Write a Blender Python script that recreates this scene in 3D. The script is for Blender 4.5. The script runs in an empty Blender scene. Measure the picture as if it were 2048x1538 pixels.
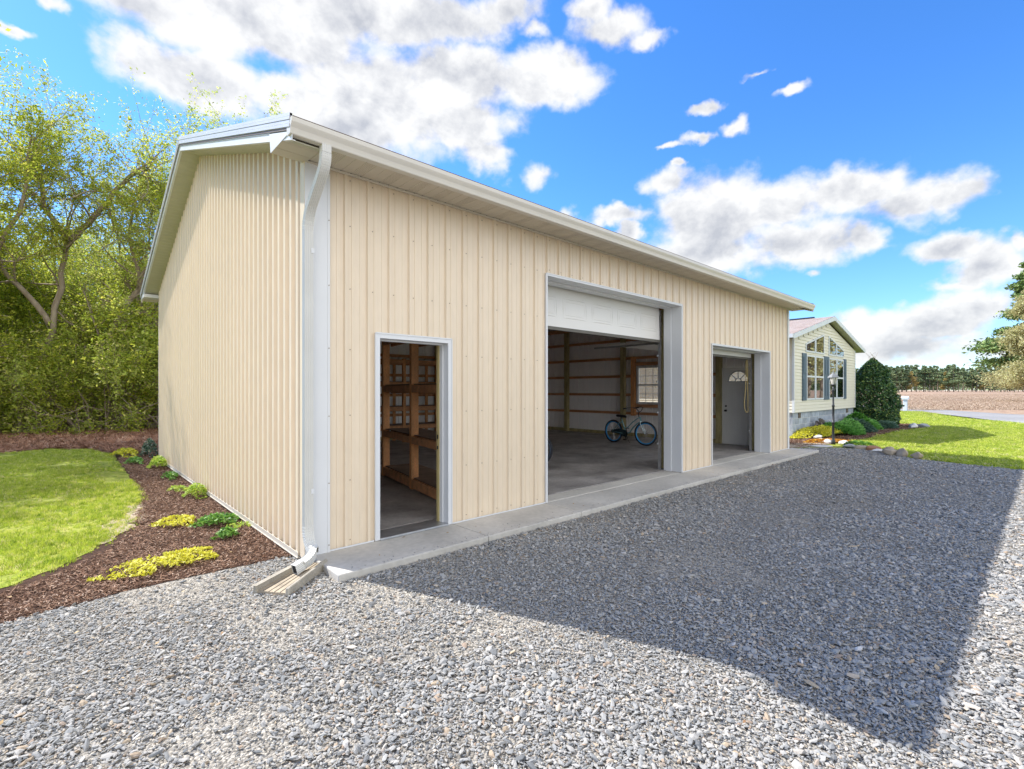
import bpy, math, random
import numpy as np
from mathutils import Vector, Matrix
R = math.radians
rng = np.random.default_rng(7)
random.seed(7)
SC = bpy.context.scene
COL = SC.collection

# ------------------------------------------------------------ camera, world, sun, exposure
CAM = Vector((-1.891, -4.685, 1.55)); TH = R(47.5)
cd = bpy.data.cameras.new('camera'); cam = bpy.data.objects.new('camera', cd); COL.objects.link(cam)
cd.sensor_width = 36; cd.lens = 36 * 986 / 2048; cd.shift_y = 11 / 2048
cd.clip_start = 0.05; cd.clip_end = 4000
cam.location = CAM; cam.rotation_euler = (R(90), 0, TH - R(90))
SC.camera = cam
SUN = Vector((-0.38, 0.99, 1.0)).normalized()
EL = math.asin(SUN.z)
w = bpy.data.worlds.new('World'); SC.world = w; w.use_nodes = True
SKY_STRENGTH = 0.15
def build_world():
    nt = w.node_tree; N = nt.nodes; L = nt.links; N.clear()
    out = N.new('ShaderNodeOutputWorld'); bg = N.new('ShaderNodeBackground'); L.new(bg.outputs[0], out.inputs[0])
    sky = N.new('ShaderNodeTexSky'); sky.sky_type = 'NISHITA'; sky.sun_disc = False
    sky.sun_elevation = EL; sky.sun_rotation = math.atan2(SUN.x, SUN.y)
    sky.altitude = 0; sky.air_density = 1.1; sky.dust_density = 0.1; sky.ozone_density = 3.2
    hs = N.new('ShaderNodeHueSaturation'); hs.inputs['Saturation'].default_value = 1.12; hs.inputs['Value'].default_value = .90
    tint = N.new('ShaderNodeMix'); tint.data_type = 'RGBA'; tint.blend_type = 'MULTIPLY'; tint.inputs['Factor'].default_value = 1; tg = N.new('ShaderNodeMix'); tg.data_type = 'RGBA'; tg.inputs['A'].default_value = (.68, .82, 1.10, 1); tg.inputs['B'].default_value = (.66, .80, 1.06, 1); e0 = N.new('ShaderNodeSeparateXYZ'); tc0 = N.new('ShaderNodeTexCoord'); L.new(tc0.outputs['Generated'], e0.inputs[0]); mr0 = N.new('ShaderNodeMapRange'); mr0.inputs[2].default_value = .45; L.new(e0.outputs[2], mr0.inputs[0]); L.new(mr0.outputs[0], tg.inputs['Factor']); L.new(tg.outputs['Result'], tint.inputs['B'])
    L.new(sky.outputs[0], tint.inputs['A']); L.new(tint.outputs['Result'], hs.inputs['Color'])
    def math_(op, a, b=None, c=None, clamp=False):
        m = N.new('ShaderNodeMath'); m.operation = op; m.use_clamp = clamp
        for i, v in enumerate((a, b, c)):
            if v is None: continue
            if isinstance(v, (int, float)): m.inputs[i].default_value = v
            else: L.new(v, m.inputs[i])
        return m.outputs[0]
    tc = N.new('ShaderNodeTexCoord'); nrm = N.new('ShaderNodeVectorMath'); nrm.operation = 'NORMALIZE'
    L.new(tc.outputs['Generated'], nrm.inputs[0])
    sep = N.new('ShaderNodeSeparateXYZ'); L.new(nrm.outputs[0], sep.inputs[0])
    az = math_('ARCTAN2', sep.outputs[1], sep.outputs[0]); el = math_('ARCSINE', sep.outputs[2])
    # gentle warp of the position by noise, so no cloud has an oval outline
    wn = N.new('ShaderNodeTexNoise'); wn.inputs['Scale'].default_value = 7; wn.inputs['Detail'].default_value = 4
    L.new(nrm.outputs[0], wn.inputs['Vector'])
    ws = N.new('ShaderNodeSeparateXYZ'); L.new(wn.outputs['Color'], ws.inputs[0])
    az = math_('MULTIPLY_ADD', math_('SUBTRACT', ws.outputs[0], 0.5), 0.10, az)
    el2 = math_('MULTIPLY_ADD', math_('SUBTRACT', ws.outputs[1], 0.5), 0.05, el)
    wn2 = N.new('ShaderNodeTexNoise'); wn2.inputs['Scale'].default_value = 38; wn2.inputs['Detail'].default_value = 5
    L.new(nrm.outputs[0], wn2.inputs['Vector']); ws2 = N.new('ShaderNodeSeparateXYZ'); L.new(wn2.outputs['Color'], ws2.inputs[0])
    az = math_('MULTIPLY_ADD', math_('SUBTRACT', ws2.outputs[0], 0.5), 0.045, az)
    el2 = math_('MULTIPLY_ADD', math_('SUBTRACT', ws2.outputs[1], 0.5), 0.028, el2)
    comb = N.new('ShaderNodeCombineXYZ'); L.new(az, comb.inputs[0]); L.new(el2, comb.inputs[1])
    # clouds: azimuth, elevation, half width, half height (radians), density
    CL = [(1.302,.577,.249,.052,1),(1.469,.49,.065,.034,1),(1.429,.567,.111,.021,.9),(1.371,.487,.111,.04,1),(1.128,.622,.214,.037,.95),(.974,.636,.151,.035,.9),(1.261,.494,.06,.032,1),(1.091,.517,.187,.064,1),(.954,.558,.141,.046,1),(.762,.568,.105,.035,1),(.924,.491,.111,.042,1),(.874,.453,.051,.024,.95),(1.147,.472,.113,.037,1),(.843,.653,.081,.028,.75),(.623,.624,.067,.019,.75),(.662,.653,.034,.016,.7),(.566,.604,.042,.013,.75),(.793,.63,.04,.013,.6),(.43,.316,.079,.066,1),(.331,.322,.082,.043,1),(.228,.327,.072,.031,1),(.162,.294,.057,.023,1),(.111,.291,.034,.02,.95),(.308,.25,.107,.041,1),(.447,.253,.084,.039,.95),(.228,.25,.04,.031,.95),(.514,.383,.041,.018,.85),(.492,.407,.013,.006,.8),(.316,.486,.027,.006,.75),(.469,.451,.026,.008,.7),(.411,.457,.023,.012,.8),(.767,.415,.042,.02,.8),(.519,.444,.038,.006,.6),(.465,.492,.039,.007,.6),(.379,.521,.032,.005,.5),(.285,.197,.018,.008,.7),(.103,.216,.049,.014,.85),(.056,.19,.035,.026,.9),(.031,.213,.015,.013,.9),(.086,.163,.042,.011,.6),(.07,.168,.026,.018,.8),(.132,.097,.093,.028,.95),(.07,.121,.036,.023,.95),(.169,.064,.109,.022,.9),(.228,.1,.04,.033,.9),(.044,.057,.048,.021,.8),(.623,.326,.067,.012,.75),(.589,.298,.024,.013,.9),(.712,.33,.03,.018,.8),(1.626,.467,.02,.005,.7),(1.582,.517,.018,.01,.7),
          (-.55,.3,.2,.05,1),(-.7,.5,.3,.08,1),(-1.4,.35,.3,.07,1),(-2.2,.6,.4,.1,1),(2.4,.4,.3,.07,1),(-.3,.75,.25,.08,.9),(-1.0,.9,.5,.15,1),(-1.6,.75,.6,.16,1),(-1.9,1.15,.9,.12,1),(-.9,.5,.5,.12,1),(-1.8,.45,.5,.14,1),(-.5,1.15,.5,.1,1),(-1.75,.50,.85,.42,1.12),(-1.0,.9,.35,.3,1)]  # clouds outside the view, added for white fill light
    acc = None
    for a, e, ra, re, wt in CL:
        if re < .027: ra *= 1.35; re *= 1.5; wt -= .08
        elif re < .06: ra *= .98; re *= 1.02
        else: ra *= 1.08; re *= 1.08
        s = N.new('ShaderNodeVectorMath'); s.operation = 'SUBTRACT'; L.new(comb.outputs[0], s.inputs[0]); s.inputs[1].default_value = (a, e, 0)
        m = N.new('ShaderNodeVectorMath'); m.operation = 'MULTIPLY'; L.new(s.outputs[0], m.inputs[0]); m.inputs[1].default_value = (1/(1.22*ra), 1/(1.25*re), 0)
        ln = N.new('ShaderNodeVectorMath'); ln.operation = 'LENGTH'; L.new(m.outputs[0], ln.inputs[0])
        d = math_('SUBTRACT', wt, ln.outputs['Value'])
        acc = d if acc is None else math_('SMOOTH_MAX', acc, d, 0.12)
    def fbm(vec, sc, det, dist, rough=0.62):
        n = N.new('ShaderNodeTexNoise'); n.inputs['Scale'].default_value = sc; n.inputs['Detail'].default_value = det
        n.inputs['Roughness'].default_value = rough; n.inputs['Distortion'].default_value = dist; L.new(vec, n.inputs['Vector']); return n.outputs['Fac']
    # flatten the puffs
    mp = N.new('ShaderNodeVectorMath'); mp.operation = 'MULTIPLY'; L.new(nrm.outputs[0], mp.inputs[0]); mp.inputs[1].default_value = (1, 1, 1.3)
    n1 = fbm(mp.outputs[0], 8.0, 9, 0.12, .56)
    off = N.new('ShaderNodeVectorMath'); off.operation = 'ADD'; L.new(mp.outputs[0], off.inputs[0]); off.inputs[1].default_value = (-0.006, 0.012, 0.035)
    n2 = fbm(off.outputs[0], 8.0, 9, 0.12, .56)
    dens = math_('ADD', acc, math_('MULTIPLY', math_('SUBTRACT', n1, 0.5), 1.9))
    mr = N.new('ShaderNodeMapRange'); mr.interpolation_type = 'SMOOTHSTEP'; L.new(dens, mr.inputs[0])
    mr.inputs[1].default_value = -0.16; mr.inputs[2].default_value = 0.40
    # thick middles and undersides turn grey, sunward edges stay white
    lit = math_('MULTIPLY', math_('SUBTRACT', n1, n2), 5.0)
    big = fbm(mp.outputs[0], 4.0, 4, 0.0)
    thick = N.new('ShaderNodeMapRange'); L.new(math_('ADD', dens, math_('MULTIPLY', math_('SUBTRACT', big, 0.5), 3.0)), thick.inputs[0])
    thick.inputs[1].default_value = 0.30; thick.inputs[2].default_value = 1.6; thick.inputs[3].default_value = 1.0; thick.inputs[4].default_value = 0.0
    sh = math_('ADD', thick.outputs[0], lit, clamp=True)
    cc = N.new('ShaderNodeMix'); cc.data_type = 'RGBA'; L.new(sh, cc.inputs['Factor'])
    k = 1 / SKY_STRENGTH
    cc.inputs['A'].default_value = (.30*k, .31*k, .335*k, 1); cc.inputs['B'].default_value = (.515*k, .515*k, .51*k, 1)
    # unseen clouds towards -y are brightened to light the front wall and interior
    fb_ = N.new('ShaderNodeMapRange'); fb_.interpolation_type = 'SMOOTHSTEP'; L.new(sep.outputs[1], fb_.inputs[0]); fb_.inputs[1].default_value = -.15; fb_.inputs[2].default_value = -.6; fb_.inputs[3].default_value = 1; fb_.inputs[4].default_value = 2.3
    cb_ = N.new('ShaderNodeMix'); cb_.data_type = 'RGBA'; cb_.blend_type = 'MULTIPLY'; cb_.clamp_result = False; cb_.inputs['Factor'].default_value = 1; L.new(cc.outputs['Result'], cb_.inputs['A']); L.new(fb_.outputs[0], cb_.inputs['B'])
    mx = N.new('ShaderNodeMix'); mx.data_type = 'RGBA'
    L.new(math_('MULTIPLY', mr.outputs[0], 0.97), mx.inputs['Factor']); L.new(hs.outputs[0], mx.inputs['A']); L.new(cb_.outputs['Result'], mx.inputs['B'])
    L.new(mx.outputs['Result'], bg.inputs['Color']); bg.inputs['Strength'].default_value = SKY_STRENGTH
build_world()
w.cycles.sampling_method = 'MANUAL'; w.cycles.sample_map_resolution = 1024
sl = bpy.data.lights.new('sun', 'SUN'); sun = bpy.data.objects.new('sun', sl); COL.objects.link(sun)
sl.energy = 4.4; sl.angle = R(0.53); sl.color = (1.0, 0.965, 0.915)
sun.rotation_euler = SUN.to_track_quat('Z', 'Y').to_euler()
vs = SC.view_settings; vs.view_transform = 'Standard'; vs.look = 'None'; vs.exposure = 1.0; vs.gamma = 1
SC.cycles.max_bounces = 14; SC.cycles.diffuse_bounces = 10; SC.cycles.glossy_bounces = 4; SC.cycles.transparent_max_bounces = 12
SC.cycles.use_denoising = True

# ------------------------------------------------------------ materials
MATS = {}
def srgb(r, g, b):
    f = lambda c: (c/255/12.92 if c/255 <= .04045 else ((c/255+.055)/1.055)**2.4)
    return (f(r), f(g), f(b))
def mat(name, col, rough=.6, metal=0., spec=.5, var=0., vscale=3., vcol=None, bump=0., bscale=40., stretch=(1, 1, 1), island=0., coord='Object', trans=0., coat=0., ior=1.5, fine=0.):
    """procedural surface: base colour, broad mottling, per-piece variation, bump"""
    m = bpy.data.materials.new(name); m.use_nodes = True; nt = m.node_tree; N = nt.nodes; L = nt.links
    b = N['Principled BSDF']; b.inputs['Roughness'].default_value = rough; b.inputs['Metallic'].default_value = metal
    b.inputs['Specular IOR Level'].default_value = spec; b.inputs['IOR'].default_value = ior
    if coat: b.inputs['Coat Weight'].default_value = coat
    tc = N.new('ShaderNodeTexCoord'); mp = N.new('ShaderNodeMapping'); mp.inputs['Scale'].default_value = stretch; L.new(tc.outputs[coord], mp.inputs[0])
    def mix(kind, fac, a, c):
        x = N.new('ShaderNodeMix'); x.data_type = 'RGBA'; x.blend_type = kind
        for nm, v in (('Factor', fac), ('A', a), ('B', c)):
            if isinstance(v, (int, float)): x.inputs[nm].default_value = v
            elif isinstance(v, tuple): x.inputs[nm].default_value = (*v[:3], 1)
            else: L.new(v, x.inputs[nm])
        return x.outputs['Result']
    c = (*col, 1)
    src = None
    if var > 0:
        n = N.new('ShaderNodeTexNoise'); n.inputs['Scale'].default_value = vscale; n.inputs['Detail'].default_value = 6; L.new(mp.outputs[0], n.inputs[0])
        r = N.new('ShaderNodeMapRange'); r.inputs[1].default_value = .3; r.inputs[2].default_value = .7; L.new(n.outputs[0], r.inputs[0])
        c2 = vcol if vcol else tuple(x*(1-var) for x in col)
        src = mix('MIX', r.outputs[0], tuple(col), tuple(c2))
    if fine > 0:
        n = N.new('ShaderNodeTexNoise'); n.inputs['Scale'].default_value = vscale*14; n.inputs['Detail'].default_value = 4; L.new(mp.outputs[0], n.inputs[0])
        r = N.new('ShaderNodeMapRange'); r.inputs[1].default_value = .3; r.inputs[2].default_value = .7; r.inputs[3].default_value = 1-fine; r.inputs[4].default_value = 1+fine; L.new(n.outputs[0], r.inputs[0])
        src = mix('MULTIPLY', 1.0, src if src is not None else tuple(col), r.outputs[0])
    if island > 0:
        g = N.new('ShaderNodeNewGeometry'); r = N.new('ShaderNodeMapRange'); r.inputs[3].default_value = 1-island; r.inputs[4].default_value = 1+island; L.new(g.outputs['Random Per Island'], r.inputs[0])
        src = mix('MULTIPLY', 1.0, src if src is not None else tuple(col), r.outputs[0])
    if src is not None: L.new(src, b.inputs['Base Color'])
    else: b.inputs['Base Color'].default_value = c
    if bump > 0:
        n = N.new('ShaderNodeTexNoise'); n.inputs['Scale'].default_value = bscale; n.inputs['Detail'].default_value = 5; L.new(mp.outputs[0], n.inputs[0])
        bp = N.new('ShaderNodeBump'); bp.inputs['Strength'].default_value = bump; bp.inputs['Distance'].default_value = .01; L.new(n.outputs[0], bp.inputs['Height']); L.new(bp.outputs[0], b.inputs['Normal'])
    if trans > 0:
        t = N.new('ShaderNodeBsdfTranslucent'); ms = N.new('ShaderNodeMixShader'); ms.inputs[0].default_value = trans
        if src is not None: L.new(src, t.inputs[0])
        else: t.inputs[0].default_value = c
        L.new(b.outputs[0], ms.inputs[1]); L.new(t.outputs[0], ms.inputs[2]); L.new(ms.outputs[0], N['Material Output'].inputs[0])
    MATS[name] = m; return m
def ramp_mat(name, stops, rough=.9, source='random', trans=0., bump=0., bscale=80., spec=.3):
    """each instance / island takes its own colour from a ramp"""
    m = bpy.data.materials.new(name); m.use_nodes = True; nt = m.node_tree; N = nt.nodes; L = nt.links
    b = N['Principled BSDF']; b.inputs['Roughness'].default_value = rough; b.inputs['Specular IOR Level'].default_value = spec
    if source == 'random': o = N.new('ShaderNodeObjectInfo').outputs['Random']
    else: o = N.new('ShaderNodeNewGeometry').outputs['Random Per Island']
    r = N.new('ShaderNodeValToRGB'); e = r.color_ramp.elements
    while len(e) < len(stops): e.new(.5)
    for i, (p, c) in enumerate(stops): e[i].position = p; e[i].color = (c[0]*.87, c[1]*.87, c[2]*.87, 1)
    L.new(o, r.inputs[0]); L.new(r.outputs[0], b.inputs['Base Color'])
    if bump:
        tc = N.new('ShaderNodeTexCoord'); n = N.new('ShaderNodeTexNoise'); n.inputs['Scale'].default_value = bscale; L.new(tc.outputs['Object'], n.inputs[0])
        bp = N.new('ShaderNodeBump'); bp.inputs['Strength'].default_value = bump; bp.inputs['Distance'].default_value = .01; L.new(n.outputs[0], bp.inputs['Height']); L.new(bp.outputs[0], b.inputs['Normal'])
    if trans > 0:
        t = N.new('ShaderNodeBsdfTranslucent'); ms = N.new('ShaderNodeMixShader'); ms.inputs[0].default_value = trans
        L.new(r.outputs[0], t.inputs[0]); L.new(b.outputs[0], ms.inputs[1]); L.new(t.outputs[0], ms.inputs[2]); L.new(ms.outputs[0], N['Material Output'].inputs[0])
    MATS[name] = m; return m

TAN = mat('tan_steel', (.73, .61, .46), .36, var=.04, vscale=1.3, stretch=(1, 1, .25), spec=.45, fine=.03)
# the sheets are painted tan outside and off-white inside
def two_sided(m, inner):
    N = m.node_tree.nodes; L = m.node_tree.links; b = N['Principled BSDF']; s_ = b.inputs['Base Color'].links[0].from_socket
    g = N.new('ShaderNodeNewGeometry'); x = N.new('ShaderNodeMix'); x.data_type = 'RGBA'; L.new(g.outputs['Backfacing'], x.inputs['Factor']); L.new(s_, x.inputs['A']); x.inputs['B'].default_value = (*inner, 1); L.new(x.outputs['Result'], b.inputs['Base Color'])
two_sided(TAN, (.90, .87, .85))
WHITE = mat('white_trim', (.67, .675, .68), .4, var=.05, vscale=2, spec=.5)
CREAM = mat('cream_trim', (.58, .53, .44), .45, var=.06, vscale=2)
SOFFIT = mat('soffit_vinyl', (.56, .50, .40), .55, var=.06, vscale=4)
ROOFM = mat('roof_steel', (.56, .57, .61), .35, var=.08, vscale=2); ROOFI = mat('roof_underside', (.85, .85, .84), .5, var=.05)
BROWNLIP = mat('brown_lip', (.16, .11, .08), .5, var=.2, vscale=4)
DOORW = mat('door_white', (.74, .72, .68), .45, var=.05, vscale=1.5, bump=.02, bscale=120)
DARK = mat('dark_void', (.02, .02, .02), .7, var=.3, vscale=5)
BLACKM = mat('black_metal', (.02, .02, .022), .4, metal=.3, var=.3, vscale=20)
SCREW = mat('screw_steel', (.42, .35, .27), .4, metal=.3, var=.3, vscale=30)
GALV = mat('galvanised', (.55, .56, .57), .35, metal=.8, var=.25, vscale=9)
PINE = mat('pine_lumber', (.78, .36, .14), .75, var=.4, vscale=2.2, stretch=(4, 4, 1.2), bump=.15, bscale=60, fine=.25)
PINEH = mat('pine_lumber_flat', (.62, .30, .14), .75, var=.4, vscale=2.2, stretch=(4, 1, 4), bump=.15, bscale=60, fine=.25)
TREATED = mat('treated_post', (.46, .38, .18), .8, var=.4, vscale=3, stretch=(3, 3, .6), bump=.2, bscale=50, fine=.25)
PLY = mat('shelf_board', (.22, .14, .09), .8, var=.4, vscale=5, fine=.2)
GLASS = None
def glass_mat(name, tint=(1, 1, 1), refl=.12):
    m = bpy.data.materials.new(name); m.use_nodes = True; N = m.node_tree.nodes; L = m.node_tree.links; N.clear()
    o = N.new('ShaderNodeOutputMaterial'); t = N.new('ShaderNodeBsdfTransparent'); t.inputs[0].default_value = (*tint, 1)
    g = N.new('ShaderNodeBsdfGlossy'); g.inputs['Roughness'].default_value = .01
    lw = N.new('ShaderNodeLayerWeight'); lw.inputs[0].default_value = .35
    mr = N.new('ShaderNodeMapRange'); L.new(lw.outputs['Fresnel'], mr.inputs[0]); mr.inputs[3].default_value = refl; mr.inputs[4].default_value = .9
    nz = N.new('ShaderNodeTexNoise'); nz.inputs['Scale'].default_value = 1.5; bp = N.new('ShaderNodeBump'); bp.inputs['Strength'].default_value = .04; bp.inputs['Distance'].default_value = .02
    tc = N.new('ShaderNodeTexCoord'); L.new(tc.outputs['Object'], nz.inputs[0]); L.new(nz.outputs[0], bp.inputs['Height']); L.new(bp.outputs[0], g.inputs['Normal'])
    ms = N.new('ShaderNodeMixShader'); L.new(mr.outputs[0], ms.inputs[0]); L.new(t.outputs[0], ms.inputs[1]); L.new(g.outputs[0], ms.inputs[2]); L.new(ms.outputs[0], o.inputs[0])
    MATS[name] = m; return m
CLEAR = glass_mat('clear_glass', (.97, .96, .94), .05)
HOUSEGLASS = glass_mat('house_glass', (.25, .27, .27), .38)
CONC = mat('apron_concrete', (.56, .53, .475), .85, var=.28, vscale=1.3, bump=.12, bscale=70, fine=.08)
def floor_mat():
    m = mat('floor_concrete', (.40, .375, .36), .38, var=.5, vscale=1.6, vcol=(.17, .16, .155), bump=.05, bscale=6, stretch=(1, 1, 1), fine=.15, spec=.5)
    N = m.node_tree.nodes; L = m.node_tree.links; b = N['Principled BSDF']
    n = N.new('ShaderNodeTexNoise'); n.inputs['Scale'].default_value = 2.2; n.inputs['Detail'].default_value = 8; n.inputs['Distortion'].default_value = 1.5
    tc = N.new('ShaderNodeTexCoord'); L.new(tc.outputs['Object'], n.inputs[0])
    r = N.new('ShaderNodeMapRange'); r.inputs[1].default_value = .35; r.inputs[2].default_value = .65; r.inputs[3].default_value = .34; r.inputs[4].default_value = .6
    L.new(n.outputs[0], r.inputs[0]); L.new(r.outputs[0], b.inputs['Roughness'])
    return m
FLOORM = floor_mat()

# ------------------------------------------------------------ builders
OFF = {}
class MB:
    def __init__(s): s.v = []; s.f = []
    def add(s, v, f):
        n = len(s.v); s.v += [tuple(p) for p in v]; s.f += [tuple(i+n for i in q) for q in f]; return s
    def box(s, x0, x1, y0, y1, z0, z1):
        v = [(x0,y0,z0),(x1,y0,z0),(x1,y1,z0),(x0,y1,z0),(x0,y0,z1),(x1,y0,z1),(x1,y1,z1),(x0,y1,z1)]
        return s.add(v, [(0,3,2,1),(4,5,6,7),(0,1,5,4),(1,2,6,5),(2,3,7,6),(3,0,4,7)])
    def beam(s, a, b, wd, ht, up=(0, 0, 1)):
        """box along a-b, wd across, ht along up"""
        a = Vector(a); b = Vector(b); d = (b-a).normalized(); u = Vector(up); r = d.cross(u).normalized(); u = r.cross(d)
        v = []
        for p in (a, b):
            for i, j in ((-1,-1),(1,-1),(1,1),(-1,1)): v.append(p + r*i*wd/2 + u*j*ht/2)
        return s.add(v, [(3,2,1,0),(4,5,6,7),(0,1,5,4),(1,2,6,5),(2,3,7,6),(3,0,4,7)])
    def tube(s, pts, rad, n=8, cap=True, square=None):
        pts = [Vector(p) for p in pts]; k = len(pts)
        if not hasattr(rad, '__len__'): rad = [rad]*k
        d0 = (pts[1]-pts[0]).normalized()
        ref = Vector((0, 0, 1)) if abs(d0.z) < .9 else Vector((0, 1, 0))
        r = d0.cross(ref).normalized(); v = []
        for i, p in enumerate(pts):
            d = (pts[min(i+1, k-1)]-pts[max(i-1, 0)]).normalized()
            r = (r - d*r.dot(d)).normalized(); u = r.cross(d)
            for j in range(n):
                a = 2*math.pi*j/n; v.append(p + (r*math.cos(a)+u*math.sin(a))*rad[i])
        f = [(i*n+j, i*n+(j+1)%n, (i+1)*n+(j+1)%n, (i+1)*n+j) for i in range(k-1) for j in range(n)]
        if cap: f += [tuple(range(n))[::-1], tuple((k-1)*n+j for j in range(n))]
        return s.add(v, f)
    def sweep(s, pts, prof, r0, cap=True, closed=True):
        """prof: 2-D (along r, along u) section swept along pts, r0 = starting right vector"""
        pts = [Vector(p) for p in pts]; k = len(pts); n = len(prof); r = Vector(r0); v = []
        for i, p in enumerate(pts):
            d = (pts[min(i+1, k-1)]-pts[max(i-1, 0)]).normalized()
            r = (r - d*r.dot(d)).normalized(); u = r.cross(d)
            for a, b in prof: v.append(p + r*a + u*b)
        m = n if closed else n-1
        f = [(i*n+j, i*n+(j+1)%n, (i+1)*n+(j+1)%n, (i+1)*n+j) for i in range(k-1) for j in range(m)]
        if cap: f += [tuple(range(n))[::-1], tuple((k-1)*n+j for j in range(n))]
        return s.add(v, f)
    def lathe(s, prof, c=(0, 0, 0), n=16):
        v = []; k = len(prof); c = Vector(c)
        for r, z in prof:
            for j in range(n): a = 2*math.pi*j/n; v.append(c+Vector((r*math.cos(a), r*math.sin(a), z)))
        f = [(i*n+j, i*n+(j+1)%n, (i+1)*n+(j+1)%n, (i+1)*n+j) for i in range(k-1) for j in range(n)]
        return s.add(v, f + [tuple(range(n))[::-1], tuple((k-1)*n+j for j in range(n))])
    def build(s, name, m, parent=None, smooth=False, bevel=0, **tags):
        me = bpy.data.meshes.new(name)
        off = OFF.get(parent.name, Vector((0, 0, 0))) if parent else Vector(tags.get('at', (0, 0, 0)))
        me.from_pydata([(p[0]-off[0], p[1]-off[1], p[2]-off[2]) for p in s.v], [], s.f); me.update()
        me.materials.append(m)
        if smooth: me.polygons.foreach_set('use_smooth', [True]*len(me.polygons))
        o = bpy.data.objects.new(name, me); COL.objects.link(o)
        if parent: o.parent = parent; OFF[o.name] = off
        else: o.location = off; OFF[o.name] = off
        if bevel:
            b = o.modifiers.new('b', 'BEVEL'); b.width = bevel; b.segments = 2; b.limit_method = 'ANGLE'
        settags(o, tags); return o
def settags(o, t):
    for k in ('label', 'category', 'group', 'kind'):
        if t.get(k): o[k] = t[k]
def root(name, loc, label, category, group=None, rz=None):
    o = bpy.data.objects.new(name, None); COL.objects.link(o); o.location = loc; o.rotation_euler = (0, 0, rz or 0.)
    o.empty_display_size = .2
    OFF[o.name] = Vector(loc) if rz is None else Vector((0, 0, 0)); settags(o, dict(label=label, category=category, group=group)); return o
def np_mesh(name, V, F4, m, parent=None, smooth=False, tags={}, tri=False, mats=None, midx=None):
    """fast mesh from arrays; F of equal-sized faces"""
    me = bpy.data.meshes.new(name); V = np.asarray(V, dtype=np.float32); F4 = np.asarray(F4, dtype=np.int32)
    k = F4.shape[1]
    me.vertices.add(len(V)); me.vertices.foreach_set('co', V.ravel())
    me.loops.add(F4.size); me.loops.foreach_set('vertex_index', F4.ravel())
    me.polygons.add(len(F4)); me.polygons.foreach_set('loop_start', np.arange(0, F4.size, k, dtype=np.int32)); me.polygons.foreach_set('loop_total', np.full(len(F4), k, dtype=np.int32))
    if smooth: me.polygons.foreach_set('use_smooth', np.ones(len(F4), dtype=bool))
    me.update(calc_edges=True)
    for x in (mats or [m]): me.materials.append(x)
    if midx is not None: me.polygons.foreach_set('material_index', np.asarray(midx, dtype=np.int32))
    o = bpy.data.objects.new(name, me); COL.objects.link(o)
    if parent: o.parent = parent
    settags(o, tags); return o
def copy_tree(o, parent=None):
    c = o.copy(); COL.objects.link(c); c.parent = parent
    for ch in list(o.children): copy_tree(ch, c)
    return c

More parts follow.
